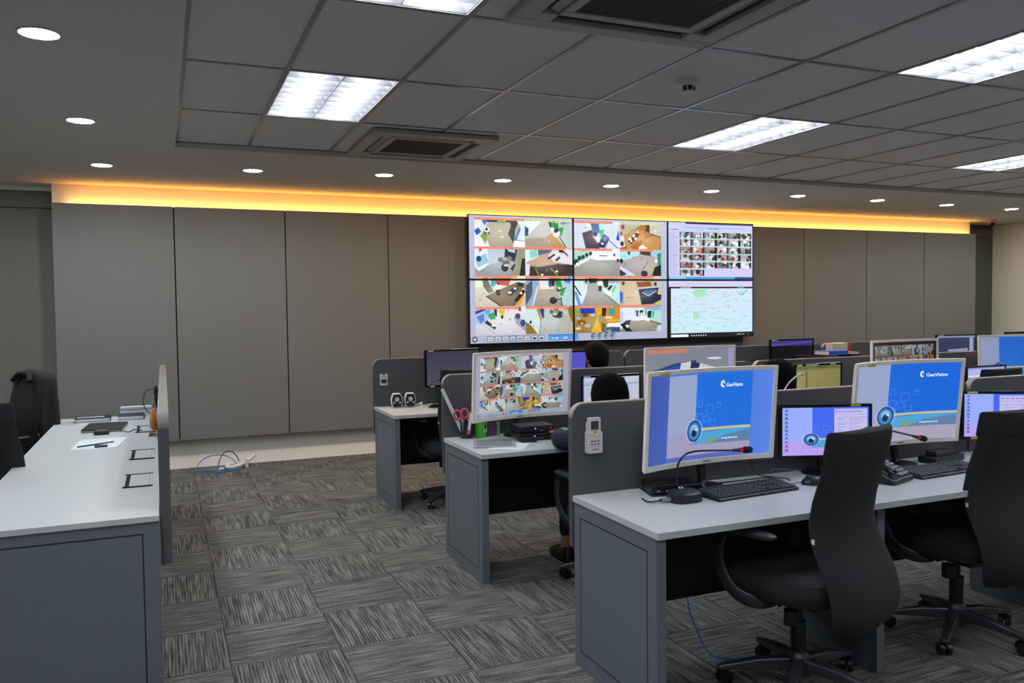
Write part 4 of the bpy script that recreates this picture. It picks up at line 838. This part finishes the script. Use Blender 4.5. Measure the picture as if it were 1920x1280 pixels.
black_monitor(dark_cv('20222c','181a20'),9.15,6.48,1.03,-4,'black monitor at the far right edge against the pale wall',w=.52,h=.305)
# a cabinet-less desk section under the last monitor
row_desk(8.78,11.1,6.04,6.70,'white topped grey desk of the back row, section nearest the right wall',False)
partition(8.78,11.1,6.702,'grey partition screen of the back row, section nearest the right wall')
# ================================================================ KEYBOARDS, MICE, PHONE
M_key = mat('key_caps','303236',.35)
M_legend = mat('key_legend','b8bcc0',.5)
def keyboard(label, x, y, rz, w=.45, d=.15):
    t = thing('keyboard', label, 'keyboard', (x,y,D+.0005), math.radians(rz), 'black computer keyboards')
    b = MB(); b.prism([(-d/2,0),(d/2,0),(d/2,.022),(d/2-.01,.024),(-d/2+.004,.012),(-d/2,.008)],'x',-w/2,w/2); b.build('case', M_black, t, bevel=.002)
    k = MB(); lg = MB(); rs = 6
    def key(xa,xb,r):
        ya = -d/2+.012+r*.0215+(.004 if r==5 else 0); z = .012+(ya+d/2)/d*.0125
        k.add([(xa,ya,z),(xb,ya,z),(xb,ya+.018,z+.0015),(xa,ya+.018,z+.0015),(xa+.0015,ya+.0015,z+.006),(xb-.0015,ya+.0015,z+.006),(xb-.0015,ya+.016,z+.0075),(xa+.0015,ya+.016,z+.0075)],[(0,3,2,1),(4,5,6,7),(0,1,5,4),(1,2,6,5),(2,3,7,6),(3,0,4,7)])
        lg.cbox(((xa+xb)/2-.003,ya+.011,z+.0073),(.004,.004,.0004))
    for r in range(6):
        xx = -w/2+.01
        n = 15
        if r==0:
            for wd in (.025,.022,.025,.11,.025,.022,.025): key(xx,xx+wd,r); xx += wd+.002
        else:
            for i in range(14): key(xx,xx+.0185,r); xx += .0203
        for i in range(3): key(-w/2+.302+i*.0203,-w/2+.302+i*.0203+.0185,r) if r not in (2,) else None
        for i in range(4): key(-w/2+.369+i*.0195,-w/2+.369+i*.0195+.018,r)
    nk_ = len(k.f); k.add(lg.v,lg.f); kc = k.build('key_caps', M_key, t); kc.data.materials.append(M_legend)
    for p_ in kc.data.polygons:
        if p_.index >= nk_: p_.material_index = 1
    return t
kb = keyboard('black keyboard beside the microphone at the nearest station',2.285,2.835,5)
dup(kb,(3.37,2.785,D+.0005),math.radians(4),'black keyboard under the second white monitor, between the two front chairs')
dup(kb,(2.23,4.56,D+.0005),math.radians(-6),'black keyboard beside the navy sleeve in the middle row')
def mouse(label,x,y,rz):
    t = thing('computer_mouse',label,'mouse',(x,y,D+.0005),math.radians(rz))
    m = MB(); m.loft([sell(0,.03,.054,n=24,e=2.3),sell(.012,.033,.057,n=24,e=2.3),sell(.026,.028,.048,0,-.004,n=24,e=2.3),sell(.035,.016,.03,0,-.008,n=24,e=2.2),sell(.037,.004,.008,0,-.008,n=24)]); m.build('shell',M_black,t,smooth=True)
    MB().tube([(-.004,.03,.031),(.004,.03,.031)],.008,12).build('wheel',M_dgrey,t)
    MB().tube(sm([(0,.055,.01),(.01,.09,.004),(-.04,.12,.003),(-.1,.11,.003)],5),.0016,6).build('cord',M_cable_k,t)
mouse('black mouse on the front desk left of the nearest chair back',2.655,2.84,70)
t = thing('desk_phone','black desk telephone with sloping keypad right of the nearest chair back','telephone',(3.0,2.78,D),math.radians(18))
p = MB(); p.prism([(-.10,0),(.10,0),(.10,.085),(.06,.09),(-.10,.022)],'x',-.10,.09); p.build('body',M_black,t,bevel=.006)
p = MB(); 
for i in range(4):
    for j in range(6):
        yy = -.085+j*.022; zz = .026+(yy+.10)*.425; p.add([(a,b,c_) for a,b,c_ in ((-.015+i*.024,yy,zz),(.002+i*.024,yy,zz),(.002+i*.024,yy+.012,zz+.005),(-.015+i*.024,yy+.012,zz+.005),(-.015+i*.024,yy,zz+.006),(.002+i*.024,yy,zz+.006),(.002+i*.024,yy+.012,zz+.011),(-.015+i*.024,yy+.012,zz+.011))],[(0,3,2,1),(4,5,6,7),(0,1,5,4),(1,2,6,5),(2,3,7,6),(3,0,4,7)])
p.build('keypad',mat('phone_keys','8c9094',.4),t)
p = MB(); p.tube(sm([(-.07,-.085,.045),(-.07,-.05,.07),(-.07,.03,.10),(-.07,.09,.115)],5),[.021]*3+[.015]*11+[.021]*2,12); p.build('handset',M_blackg,t,smooth=True)
# ================================================================ GOOSENECK MICROPHONES
def gooseneck(label,x,y,rz,pts):
    t = thing('gooseneck_microphone',label,'microphone',(x,y,D),rz,'gooseneck microphones on the front desks')
    b = MB(); b.loft([sell(.0008,.068,.052),sell(.004,.07,.054),sell(.034,.068,.052),sell(.044,.058,.044,0,.004),sell(.046,.05,.038,0,.004)]); b.build('base',M_black,t,smooth=True)
    MB().lathe([(.012,.04),(.013,.056),(.009,.06),(.001,.06)],16,(-.015,.005)).build('socket',mat('chrome','b8b8b4',.25,metal=1),t,smooth=True)
    p_ = sm(pts,8); MB().tube(p_,.0042,8).build('neck',M_black,t,smooth=True)
    e0,e1 = Vector(pts[-2]),Vector(pts[-1]); d_ = (e1-e0).normalized()
    MB().tube([tuple(e1),tuple(e1+d_*.03)],[.006,.0085],12).build('capsule',M_dgrey,t,smooth=True)
    MB().tube([tuple(e1+d_*.03),tuple(e1+d_*.045)],.0094,12).build('light_ring',emitter('red_ring','c8261c',.6),t,smooth=True)
    MB().tube([tuple(e1+d_*.045),tuple(e1+d_*.06),tuple(e1+d_*.085),tuple(e1+d_*.094)],[.010,.014,.014,.008],14).build('windscreen',mat('foam','0c0c0d',1,bump=.5,bscale=600),t,smooth=True)
    MB().tube([(-.06,.0,.014),(-.105,.01,.012)],.0085,10).build('plug',mat('plug_metal','a8a498',.35,metal=.7),t,smooth=True)
    MB().tube(sm([(-.105,.01,.012),(-.13,.012,.009),(-.15,.04,.004),(-.14,.1,.004)],5),[.007,.006]+[.003]*14,8).build('cord',M_cable_k,t,smooth=True)
gooseneck('gooseneck microphone bending right in front of the nearest white monitor',1.955,2.825,0,[(-.03,.005,.05),(-.032,.005,.10),(-.026,.003,.155),(.0,-.002,.19),(.045,-.01,.203),(.10,-.016,.203),(.17,-.02,.199),(.23,-.022,.196)])
gooseneck('gooseneck microphone pointing down right below the second white monitor',2.795,2.80,0,[(-.015,.005,.05),(.0,.003,.12),(.05,.0,.205),(.14,.01,.238),(.24,.02,.225),(.40,.03,.188),(.452,.032,.175)])
# ================================================================ BOXES AND CABLES OF THE FRONT DESK
t = thing('set_top_box','flat black box with cable sockets under the nearest white monitor','electronics box',(1.985,3.0,D),math.radians(-14))
MB().box((-.09,-.07,.004),(.12,.07,.046)).build('case',M_black,t,bevel=.004); MB().box((-.095,-.085,.0005),(.13,.08,.004)).build('base',M_dgrey,t)
for q in range(4): MB().cbox((-.06+.04*q,-.0705,.02),(.014,.002,.008)).build('socket',mat('socket_metal','a0a09c',.4,metal=.6),t); MB().cbox((-.03,-.01,.0465),(.05,.012,.001)).build('sticker',M_paper,t)
t = thing('power_adapter','black adapter block right behind the microphone base','adapter',(2.035,2.905,D),math.radians(-3)); MB().box((-.055,-.02,.0005),(.055,.03,.05)).build('case',M_blackg,t,bevel=.006)
MB().cbox((.06,.0,.035),(.03,.012,.01)).build('connector',MATS['plug_metal'],t)
t = thing('network_box','black flat box with rounded end on the front desk below the second white monitor','electronics box',(3.63,2.985,D),math.radians(8))
MB().prism(rrect(-.14,.0,.11,.035,.01,4),'y',-.05,.045).build('case',M_black,t,bevel=.003); MB().box((-.10,-.03,.036),(.05,.03,.06)).build('upper_case',M_dgrey,t,bevel=.003)
t = thing('cable_bundle','tangle of blue, green and black cables on the front desk behind the second keyboard','cables',(3.17,2.99,D))
for k,(m_,a) in enumerate(((M_cable_b,0),(M_cable_b,.6),(M_cable_g,1.2),(M_cable_k,2.),(M_cable_k,3.1),(M_cable_w,4.1))):
    pts = [( .06*math.cos(a+q*.8)*(1+.18*q)-.01*q+.01, .035*math.sin(a+q*.9)+.006*k-.01, .006+.012*abs(math.sin(q*1.1+k))) for q in range(7)]
    MB().tube(sm(pts,6),.0026,6).build(('blue_cable','blue_cable','green_cable','black_cable','black_cable','white_cable')[k],m_,t,smooth=True)
o = tag(MB().tube(sm([(2.50,3.09,D+.1),(2.52,3.07,D+.02),(2.58,3.02,D+.006),(2.62,2.97,D+.004),(2.60,2.93,D+.004)],6),.0024,6).build('cable',M_cable_k,None,smooth=True),'black cable dropping behind the nearest keyboard','cable')
o = tag(MB().tube(sm([(2.57,3.02,D+.02),(2.61,3.06,D+.03),(2.70,3.085,D+.02),(2.80,3.08,D+.006),(2.87,3.04,D+.004)],6),.003,6).build('cable',M_cable_b,None,smooth=True),'blue cable arching on the front desk behind the mouse','cable')
o = tag(MB().tube(sm([(2.34,3.03,1.0),(2.36,3.08,.86),(2.44,3.09,.80),(2.62,3.09,.79),(2.76,3.05,.83)],6),.0024,6).build('cable',M_cable_k,None,smooth=True),'black cable hanging in an arc between the first two front monitors','cable')
o = tag(MB().tube(sm([(2.13,3.06,.24),(2.12,3.02,.16),(2.15,2.93,.02),(2.22,2.85,.006),(2.33,2.83,.006),(2.40,2.80,.006)],7),.0035,6).build('cable',M_cable_b,None,smooth=True),'blue network cable lying on the carpet under the front desk','cable')
# remote control on the front partition
t = thing('remote_control','white air conditioner remote control hung on the near partition screen','remote control',(1.683,3.113,.976))
b = MB(); b.prism(rrect(-.03,.012,.03,.078,.007,4,(0,0,1,1)),'y',-.026,-.010); b.build('body',M_white,t,bevel=.002)
b = MB(); b.prism(rrect(-.036,-.075,.036,.018,.006,4),'y',-.030,-.001); b.prism(rrect(-.031,-.07,.031,.06,.004,2),'y',-.010,-.001); b.build('holder',M_white,t,bevel=.002)
MB().cbox((0,-.0265,.045),(.036,.002,.036)).build('display',mat('lcd','3c4248',.3),t)
k = MB(); k.v=[]; MB().cbox((0,-.0305,.016),(.018,.002,.009)).build('power_button',mat('orange_button','d8954a',.5),t)
for i in range(3):
    for j in range(2): k.cbox((-.016+.016*i,-.0306,-.022-.014*j),(.009,.0015,.006))
for i in range(3): k.cbox((-.016+.016*i,-.0305,-.001),(.008,.001,.002))
k.cbox((0,-.0305,-.058),(.026,.001,.004)); k.build('buttons',mat('grey_button','6c7074',.5),t)
t = thing('remote_holder','white clip shaped holder on the back row partition above the small speakers','holder',(1.672,6.702,.946))
b = MB(); b.prism([(-.032,-.05),(.032,-.05),(.034,.046),(.020,.05),(.012,.038),(-.012,.038),(-.02,.05),(-.034,.046)],'y',-.008,-.0005); b.build('plate',M_white,t,bevel=.002)
b = MB(); b.cbox((0,-.0085,-.016),(.046,.002,.032)); b.cbox((-.014,-.0085,.02),(.012,.002,.006)); b.cbox((.014,-.0085,.02),(.012,.002,.006)); b.build('opening',M_groove,t)
# ================================================================ MIDDLE ROW, AISLE END
t = thing('pen_cup','black pen cup with scissors and a ruler on the middle desk','pen cup',(1.715,4.80,D))
MB().lathe([(.038,.0005),(.040,.004),(.041,.10),(.037,.10),(.036,.006),(.001,.006)],24).build('cup',M_black,t,smooth=True)
o = MB(); o.T = Matrix.Translation((1.70,4.80,D+.012)) @ Matrix.Rotation(-math.radians(25),4,'Y'); o.box((-.011,-.0015,0),(.011,.0015,.33)); tag(o.build('ruler',mat('ruler_clear','dfe8e4',.3),None),'pale ruler leaning out of the black pen cup','ruler')
t = thing('scissors','scissors with pink handles standing in the black pen cup','scissors',(1.70,4.775,D))
b = MB(); b.T = Matrix.Rotation(-math.radians(10),4,'Y')
for sg in (-1,1):
    b.tube([(sg*.024+.022*math.cos(a),-.0,.155+.03*math.sin(a)) for a in [math.radians(20*k) for k in range(19)]],.0062,8)
b.build('handles',mat('pink_plastic','d8466c',.4),t,smooth=True); b = MB(); b.T = Matrix.Rotation(-math.radians(10),4,'Y'); b.box((-.008,-.002,.012),(.008,.002,.13)); b.build('blades',MATS['socket_metal'],t)
def pen(label,x,y,h,col,tilt=0,r=.006,cap=None,z0=.008,rot=0):
    t = thing('pen',label,'pen',(x,y,D+z0),rot); t.rotation_euler = (0,math.radians(tilt),rot)
    MB().tube([(0,0,0),(0,0,h*.72)],r,10).build('barrel',mat('pen_'+col,col,.4),t,smooth=True)
    MB().tube([(0,0,h*.70),(0,0,h*.97),(0,0,h)],[r*1.15,r*1.1,r*.6],10).build('cap',mat('pen_'+(cap or col),cap or col,.4),t,smooth=True)
pen('yellow highlighter in the black pen cup',1.738,4.80,.15,'c8d03a',2,.008)
pen('pale pen with red cap in the black pen cup',1.727,4.815,.155,'d0d4c8',6,.006,'b8302c')
t = thing('correction_pen','white pen with pink end clipped outside the black pen cup','pen',(1.712,4.752,D+.03)); b=MB(); b.T=Matrix.Rotation(math.radians(8),4,'Y'); b.tube([(0,0,.024),(0,0,.125)],.0095,12); b.build('barrel',M_white,t,smooth=True); b=MB(); b.T=Matrix.Rotation(math.radians(8),4,'Y'); b.tube([(0,0,0),(0,0,.026)],.0102,12); b.build('cap',MATS['pink_plastic'],t,smooth=True)
t = thing('pen_cup','bright green pen cup with a small picture beside the black one','pen cup',(1.81,4.80,D))
MB().lathe([(.034,.0005),(.036,.004),(.040,.105),(.036,.105),(.032,.006),(.001,.006)],24).build('cup',mat('green_cup','4fc03a',.35),t,smooth=True)
b = MB(); b.T = Matrix.Rotation(math.radians(25),4,'Z'); b.box((-.017,-.0392,.03),(.017,-.0372,.088)); b.build('picture',mat('cup_picture','b9c99a',.5),t); b = MB(); b.T = Matrix.Rotation(math.radians(25),4,'Z'); b.box((-.007,-.0402,.055),(.007,-.0390,.078)); b.build('picture_detail',M_black,t)
pen('purple pen in the green pen cup',1.80,4.80,.17,'7c3c8c',-3,.006); pen('blue marker in the green pen cup',1.82,4.80,.165,'6c9cc4',0,.008); pen('dark blue pen in the green pen cup',1.81,4.815,.155,'1c2c7c',5,.006)
t = thing('storage_case','small purple case standing right of the green pen cup','case',(1.885,4.82,D)); MB().prism(rrect(-.028,.0005,.028,.095,.008,4),'y',-.02,.02).build('body',mat('purple_case','6c4c6c',.4),t,bevel=.002)
t = thing('marker_tube','pale patterned tube beside the purple case','tube',(1.932,4.82,D)); MB().cyl((0,0),.013,.0005,.088,16).build('body',mat('tube_green','9cb48c',.4),t,smooth=True); MB().cyl((0,0),.0135,.088,.10,16).build('lid',M_dgrey,t,smooth=True)
def recorder(label,z,rz,x=2.07,y=4.60):
    t = thing('recorder_box',label,'recorder',(x,y,D+z),math.radians(rz),'black recorder boxes in a stack')
    MB().box((-.115,-.085,.004),(.115,.085,.044)).build('case',M_black,t,bevel=.007)
    MB().box((-.09,-.07,.0005),(.09,.07,.004)).build('feet',M_dgrey,t)
    MB().tube([(-.01,-.0845,.026),(-.01,-.0875,.026)],.0042,10).build('indicator',emitter('led_blue','8c8cff',2.0),t)
    MB().tube([(.092,-.0845,.026),(.092,-.0865,.026)],.005,10).build('socket',MATS['socket_metal'],t); MB().cbox((.03,-.0855,.014),(.022,.002,.004)).build('slot',MATS['socket_metal'],t)
recorder('black recorder box with blue light, bottom of the stack under the camera grid monitor',0,-6); recorder('black recorder box with blue light, upper one of the stack under the camera grid monitor',.0455,-3)
def sheet(label,x,y,z,w,d,rz,m,name='sheet',cat='paper',parent=None):
    o = MB().box((-w/2,-d/2,0),(w/2,d/2,.0012)).build(name,m,None); o.location=(x,y,z); o.rotation_euler=(0,0,math.radians(rz)); return tag(o,label,cat)
M_doc = mat('document_grey','747c82',.5,noise=.25,nscale=60)
t = thing('document_folder','clear folder with grey printed sheet on the middle desk corner','folder',(1.785,4.51,D+.0034),math.radians(-20))
MB().box((-.125,-.14,0),(.125,.14,.0016)).build('cover',mat('clear_folder','b8c2c8',.2),t); MB().box((-.105,-.12,.0016),(.105,.12,.0022)).build('printed_sheet',M_doc,t)
sheet('white sheet under the clear folder on the middle desk',1.84,4.40,D+.0006,.20,.27,-35,M_paper)
t = thing('box_file','small black box in front of the recorder stack on the middle desk','box',(2.0,4.50,D),math.radians(-8)); MB().box((-.055,-.05,.0005),(.04,.045,.028)).build('case',M_black,t,bevel=.003)
for k,(x,y,rz) in enumerate(((2.29,4.80,20),(2.33,4.76,-10),(2.38,4.80,35))): sheet(('lowest crumpled white note beside the recorder stack','middle white note beside the recorder stack','top white note beside the recorder stack')[k],x,y,D+.001+.004*k,.11,.06,rz,M_paper)
# white cord by the person behind the near monitor
o = tag(MB().tube(sm([(3.33,3.80,1.03),(3.36,3.79,1.075),(3.40,3.78,1.105),(3.43,3.78,1.118),(3.455,3.79,1.112)],6),.0055,8).build('cord',M_cable_w,None,smooth=True),'thick white cord beside the nearest monitor, in front of the person in black','cord')
# ================================================================ BACK ROW
def speaker(label,x,y):
    t = thing('desk_speaker',label,'speaker',(x,y,D),math.radians(-8),'pair of small white rimmed speakers')
    pr = [(-.034,0.002),(.034,.002),(.044,.03),(.046,.075),(.030,.115),(-.030,.115),(-.046,.075),(-.044,.03)]
    MB().prism(pr,'y',-.03,.04).build('shell',M_white,t,bevel=.006,smooth=True); MB().prism([(a*.88,.058+(b-.058)*.9) for a,b in pr],'y',-.035,-.028).build('front_plate',M_black,t,bevel=.004)
    c = MB(); c.tube([(0,-.033,.068),(0,-.040,.068)],[.021,.017],18); c.build('cone',mat('speaker_cone','b9c0c8',.3,metal=.4),t,smooth=True)
    c = MB()
    for sg in (-1,1): c.tube([(sg*.024,-.0335,.042),(sg*.024,-.038,.042)],.0075,12)
    c.build('tweeters',M_white,t,smooth=True); MB().box((-.028,-.02,0.0002),(.028,.03,.003)).build('foot',M_dgrey,t)
speaker('left one of the two small speakers on the back row desk',1.742,6.56); speaker('right one of the two small speakers on the back row desk',1.852,6.55)
t = thing('table_microphone','small black table microphone with thin arm on the back row desk','microphone',(2.03,6.42,D))
MB().lathe([(.06,.0005),(.06,.006),(.04,.016),(.012,.022),(.001,.022)],24).build('base',M_blackg,t,smooth=True); MB().tube(sm([(0,0,.02),(-.06,.0,.10),(-.03,.0,.20),(.05,0,.215),(.09,-.01,.18)],6),.003,8).build('arm',M_black,t,smooth=True); MB().tube([(.085,-.01,.185),(.125,-.01,.155)],.011,10).build('head',M_black,t,smooth=True)
o = tag(MB().tube(sm([(1.90,6.52,D+.02),(1.94,6.5,D+.035),(1.92,6.47,D+.02),(1.97,6.46,D+.01),(1.99,6.42,D+.03),(2.02,6.48,D+.008),(2.05,6.50,D+.005),(2.09,6.50,D+.005)],6),.0045,6).build('cable',M_cable_w,None,smooth=True),'white cable looping beside the small speakers','cable')
t = thing('document_tray','black tray stacked high on the back row desk under the blue and white files','tray',(6.04,6.285,D)); 
b = MB()
for k in range(4): b.box((-.32,-.12,.002+.085*k),(.32,.12,.012+.085*k))
for a in (-.31,.31): b.box((a-.01,-.12,.002),(a+.01,.12,.30))
b.box((-.32,.11,.002),(.32,.12,.30)); b.build('frame',M_black,t,bevel=.002)
TZ = D+.302
def book(label,x,y,z,w,d,h,rz,col,pages=True,name='file_binder'):
    t = thing(name,label,'file binder',(x,y,z),math.radians(rz)); m_ = mat('binder_'+col,col,.45)
    b = MB(); b.box((-w/2,-d/2,0),(w/2,d/2,.003)); b.box((-w/2,-d/2,h-.003),(w/2,d/2,h)); b.box((w/2-.004,-d/2,.003),(w/2,d/2,h-.003)); b.build('cover',m_,t,bevel=.001)
    MB().box((-w/2+.006,-d/2+.004,.003),(w/2-.004,d/2-.006,h-.003)).build('pages',M_paper,t)
book('blue binder lying on the black tray in the back row',6.10,6.30,TZ,.2,.25,.04,-88,'2c62d0')
book('white and orange folder lying right of the blue binder in the back row',6.33,6.30,TZ,.12,.16,.02,-3,'c86a3a')
t = thing('box_file','white upright box file with red end in the back row, right of the blue binder','box file',(6.43,6.52,D))
MB().box((-.14,-.05,.0005),(.06,.05,.40)).build('case',mat('file_white','cfcac0',.6),t,bevel=.003); MB().cyl((.10,0),.034,.001,.385,16).build('red_roll',mat('file_red','c03038',.4),t,smooth=True)
# ================================================================ LEFT DESK
t = thing('laptop','closed black laptop on the left desk','laptop',(-.388,6.34,D),math.radians(-4))
MB().prism(rrect(-.125,-.19,.125,.19,.012,4),'z',.003,.013).build('base',mat('laptop_silver','8c9092',.35,metal=.4),t); MB().prism(rrect(-.125,-.19,.125,.19,.012,4),'z',.0135,.021).build('lid',M_black,t,bevel=.001); MB().box((-.11,-.17,.0003),(.11,.17,.003)).build('feet',M_dgrey,t)
t = thing('usb_hub','small black device with light dots in front of the laptop on the left desk','electronics box',(-.393,6.05,D)); MB().box((-.045,-.04,.0005),(.045,.04,.028)).build('case',M_black,t,bevel=.004)
k = MB(); [k.cbox((-.022+.022*q,.0,.0288),(.008,.008,.002)) for q in range(3)]; k.build('light_dots',M_white,t)
o = tag(MB().tube(sm([(-.345,6.06,D+.012),(-.30,6.10,D+.01),(-.27,6.12,D+.005),(-.23,6.05,D+.004),(-.20,6.16,D+.004),(-.15,6.08,D+.006)],6),.003,6).build('cable',M_cable_k,None,smooth=True),'thin black cable running from the small device on the left desk','cable')
book('black organiser with pen at the far left corner of the left desk',-.50,6.86,D+.0005,.24,.2,.026,2,'101012',name='notebook')
o = MB().tube([(-.60,6.80,D+.031),(-.42,6.80,D+.031)],.0055,8).build('pen',M_white,None,smooth=True); tag(o,'silver pen lying on the black organiser','pen')
book('dark notebook with cream page block at the far end of the left desk',-.24,6.86,D+.0005,.18,.2,.03,0,'1c1c20',name='notebook')
sheet('pale blue sheet in front of the cream notebook on the left desk',-.27,6.69,D+.0006,.2,.07,0,mat('paper_blue','b4c4d4',.6))
t = thing('calendar_box','flat printed box of pale papers at the far right corner of the left desk','papers',(-.20,7.0-.02,D)); MB().box((-.12,.0,.0005),(.10,.05,.075)).build('stack',M_paper,t,bevel=.002); MB().box((-.119,-.001,.05),(.099,.0002,.056)).build('stripe',mat('stripe_blue','5c6cb8',.6),t)
t = thing('leaflet_stand','clear A shaped leaflet stand beside the partition on the left desk','leaflet stand',(-.072,5.88,D))
b = MB(); b.add([(-.035,-.10,0),(-.031,-.10,0),(.004,-.10,.245),(0,-.10,.25),(-.035,.11,0),(-.031,.11,0),(.004,.11,.245),(0,.11,.25)],[(0,1,2,3),(4,7,6,5),(0,4,5,1),(1,5,6,2),(2,6,7,3),(3,7,4,0)]); b.add([(.031,-.10,.0),(.035,-.10,0),(.004,-.10,.25),(0,-.10,.245),(.031,.11,.0),(.035,.11,0),(.004,.11,.25),(0,.11,.245)],[(0,1,2,3),(4,7,6,5),(0,4,5,1),(1,5,6,2),(2,6,7,3),(3,7,4,0)])
b.build('panels',mat('acrylic','a8c4bc',.15,spec=.8),t)
t = thing('orange_item','orange rounded item standing behind the clear leaflet stand','box',(-.068,6.12,D)); MB().lathe([(.02,.0005),(.033,.02),(.036,.06),(.028,.12),(.012,.15),(.001,.152)],18).build('body',mat('orange_plastic','c86a1c',.5),t,smooth=True)
t = thing('bag','small black bag hooked at the partition behind the leaflet stand','bag',(-.062,6.5,D)); b = MB(); b.loft([sell(.0008,.02,.09),sell(.04,.024,.10),(sell(.16,.023,.09)),sell(.24,.014,.06),sell(.27,.006,.03)]); b.build('body',mat('bag_black','0d0d0f',.8),t,smooth=True); b = MB(); b.tube(sm([(-.01,-.05,.25),(-.06,-.08,.24),(-.085,-.1,.17),(-.06,-.1,.10),(-.02,-.08,.07)],6),.003,6); b.build('strap',M_black,t,smooth=True)
sheet('printed white sheet with a pen lying on it on the left desk',-.39,5.62,D+.0005,.24,.42,-3,mat('paper_print','ccd6da',.6,noise=.08,nscale=90))
sheet('lower printed sheet at the right of the pen on the left desk',-.30,5.62,D+.0019,.10,.40,-5,M_paper)
o = MB().tube([(-.49,5.50,D+.0065),(-.30,5.62,D+.0065)],.0045,8).build('pen',mat('pen_navy','22305c',.4),None,smooth=True); tag(o,'dark blue pen on the printed sheet of the left desk','pen')
o = MB().cbox((0,0,.006),(.07,.035,.012)).build('eraser',mat('eraser_blue','26304c',.5),None,bevel=.002); o.location=(-.36,5.46,D+.0020); tag(o,'small dark blue block on the printed sheet of the left desk','eraser')
# ================================================================ FLOOR ITEMS BY THE WALL
t = thing('extension_socket','white extension socket with curved lead on the carpet by the feature wall','extension socket',(.58,8.36,0))
b = MB(); b.tube(sm([(-.03,.03,.05),(-.05,0,.03),(-.02,-.02,.022),(.06,.0,.03),(.16,.06,.07),(.22,.1,.11)],6),.019,10); b.build('white_lead',M_white,t,smooth=True); MB().box((.12,.02,.0005),(.15,.05,.085)).build('end_plug',M_white,t,bevel=.004)
t = thing('cable_bundle','coiled blue and green cables on the carpet by the feature wall','cables',(.46,8.30,0))
def loop(cx,cy,rx,ry,z0,zh,m,nm,ph=0):
    pts = [(cx+rx*math.cos(a+ph),cy+ry*math.sin(a+ph),z0+zh*max(0,math.sin(a+ph))) for a in [2*math.pi*q/16 for q in range(16)]]; MB().tube(sm(pts,3),.0042,6).build(nm,m,t,smooth=True)
loop(-.02,.03,.19,.10,.006,.13,M_cable_b,'blue_cable'); loop(.06,.0,.13,.06,.008,.0,M_cable_b,'blue_cable',1); loop(.05,.02,.14,.05,.015,.0,M_cable_g,'green_cable',2); loop(.09,.03,.10,.07,.01,.16,M_cable_k,'black_cable',.4)
MB().box((-.01,.0,.0005),(.04,.03,.03)).build('connector',M_white,t,bevel=.003)
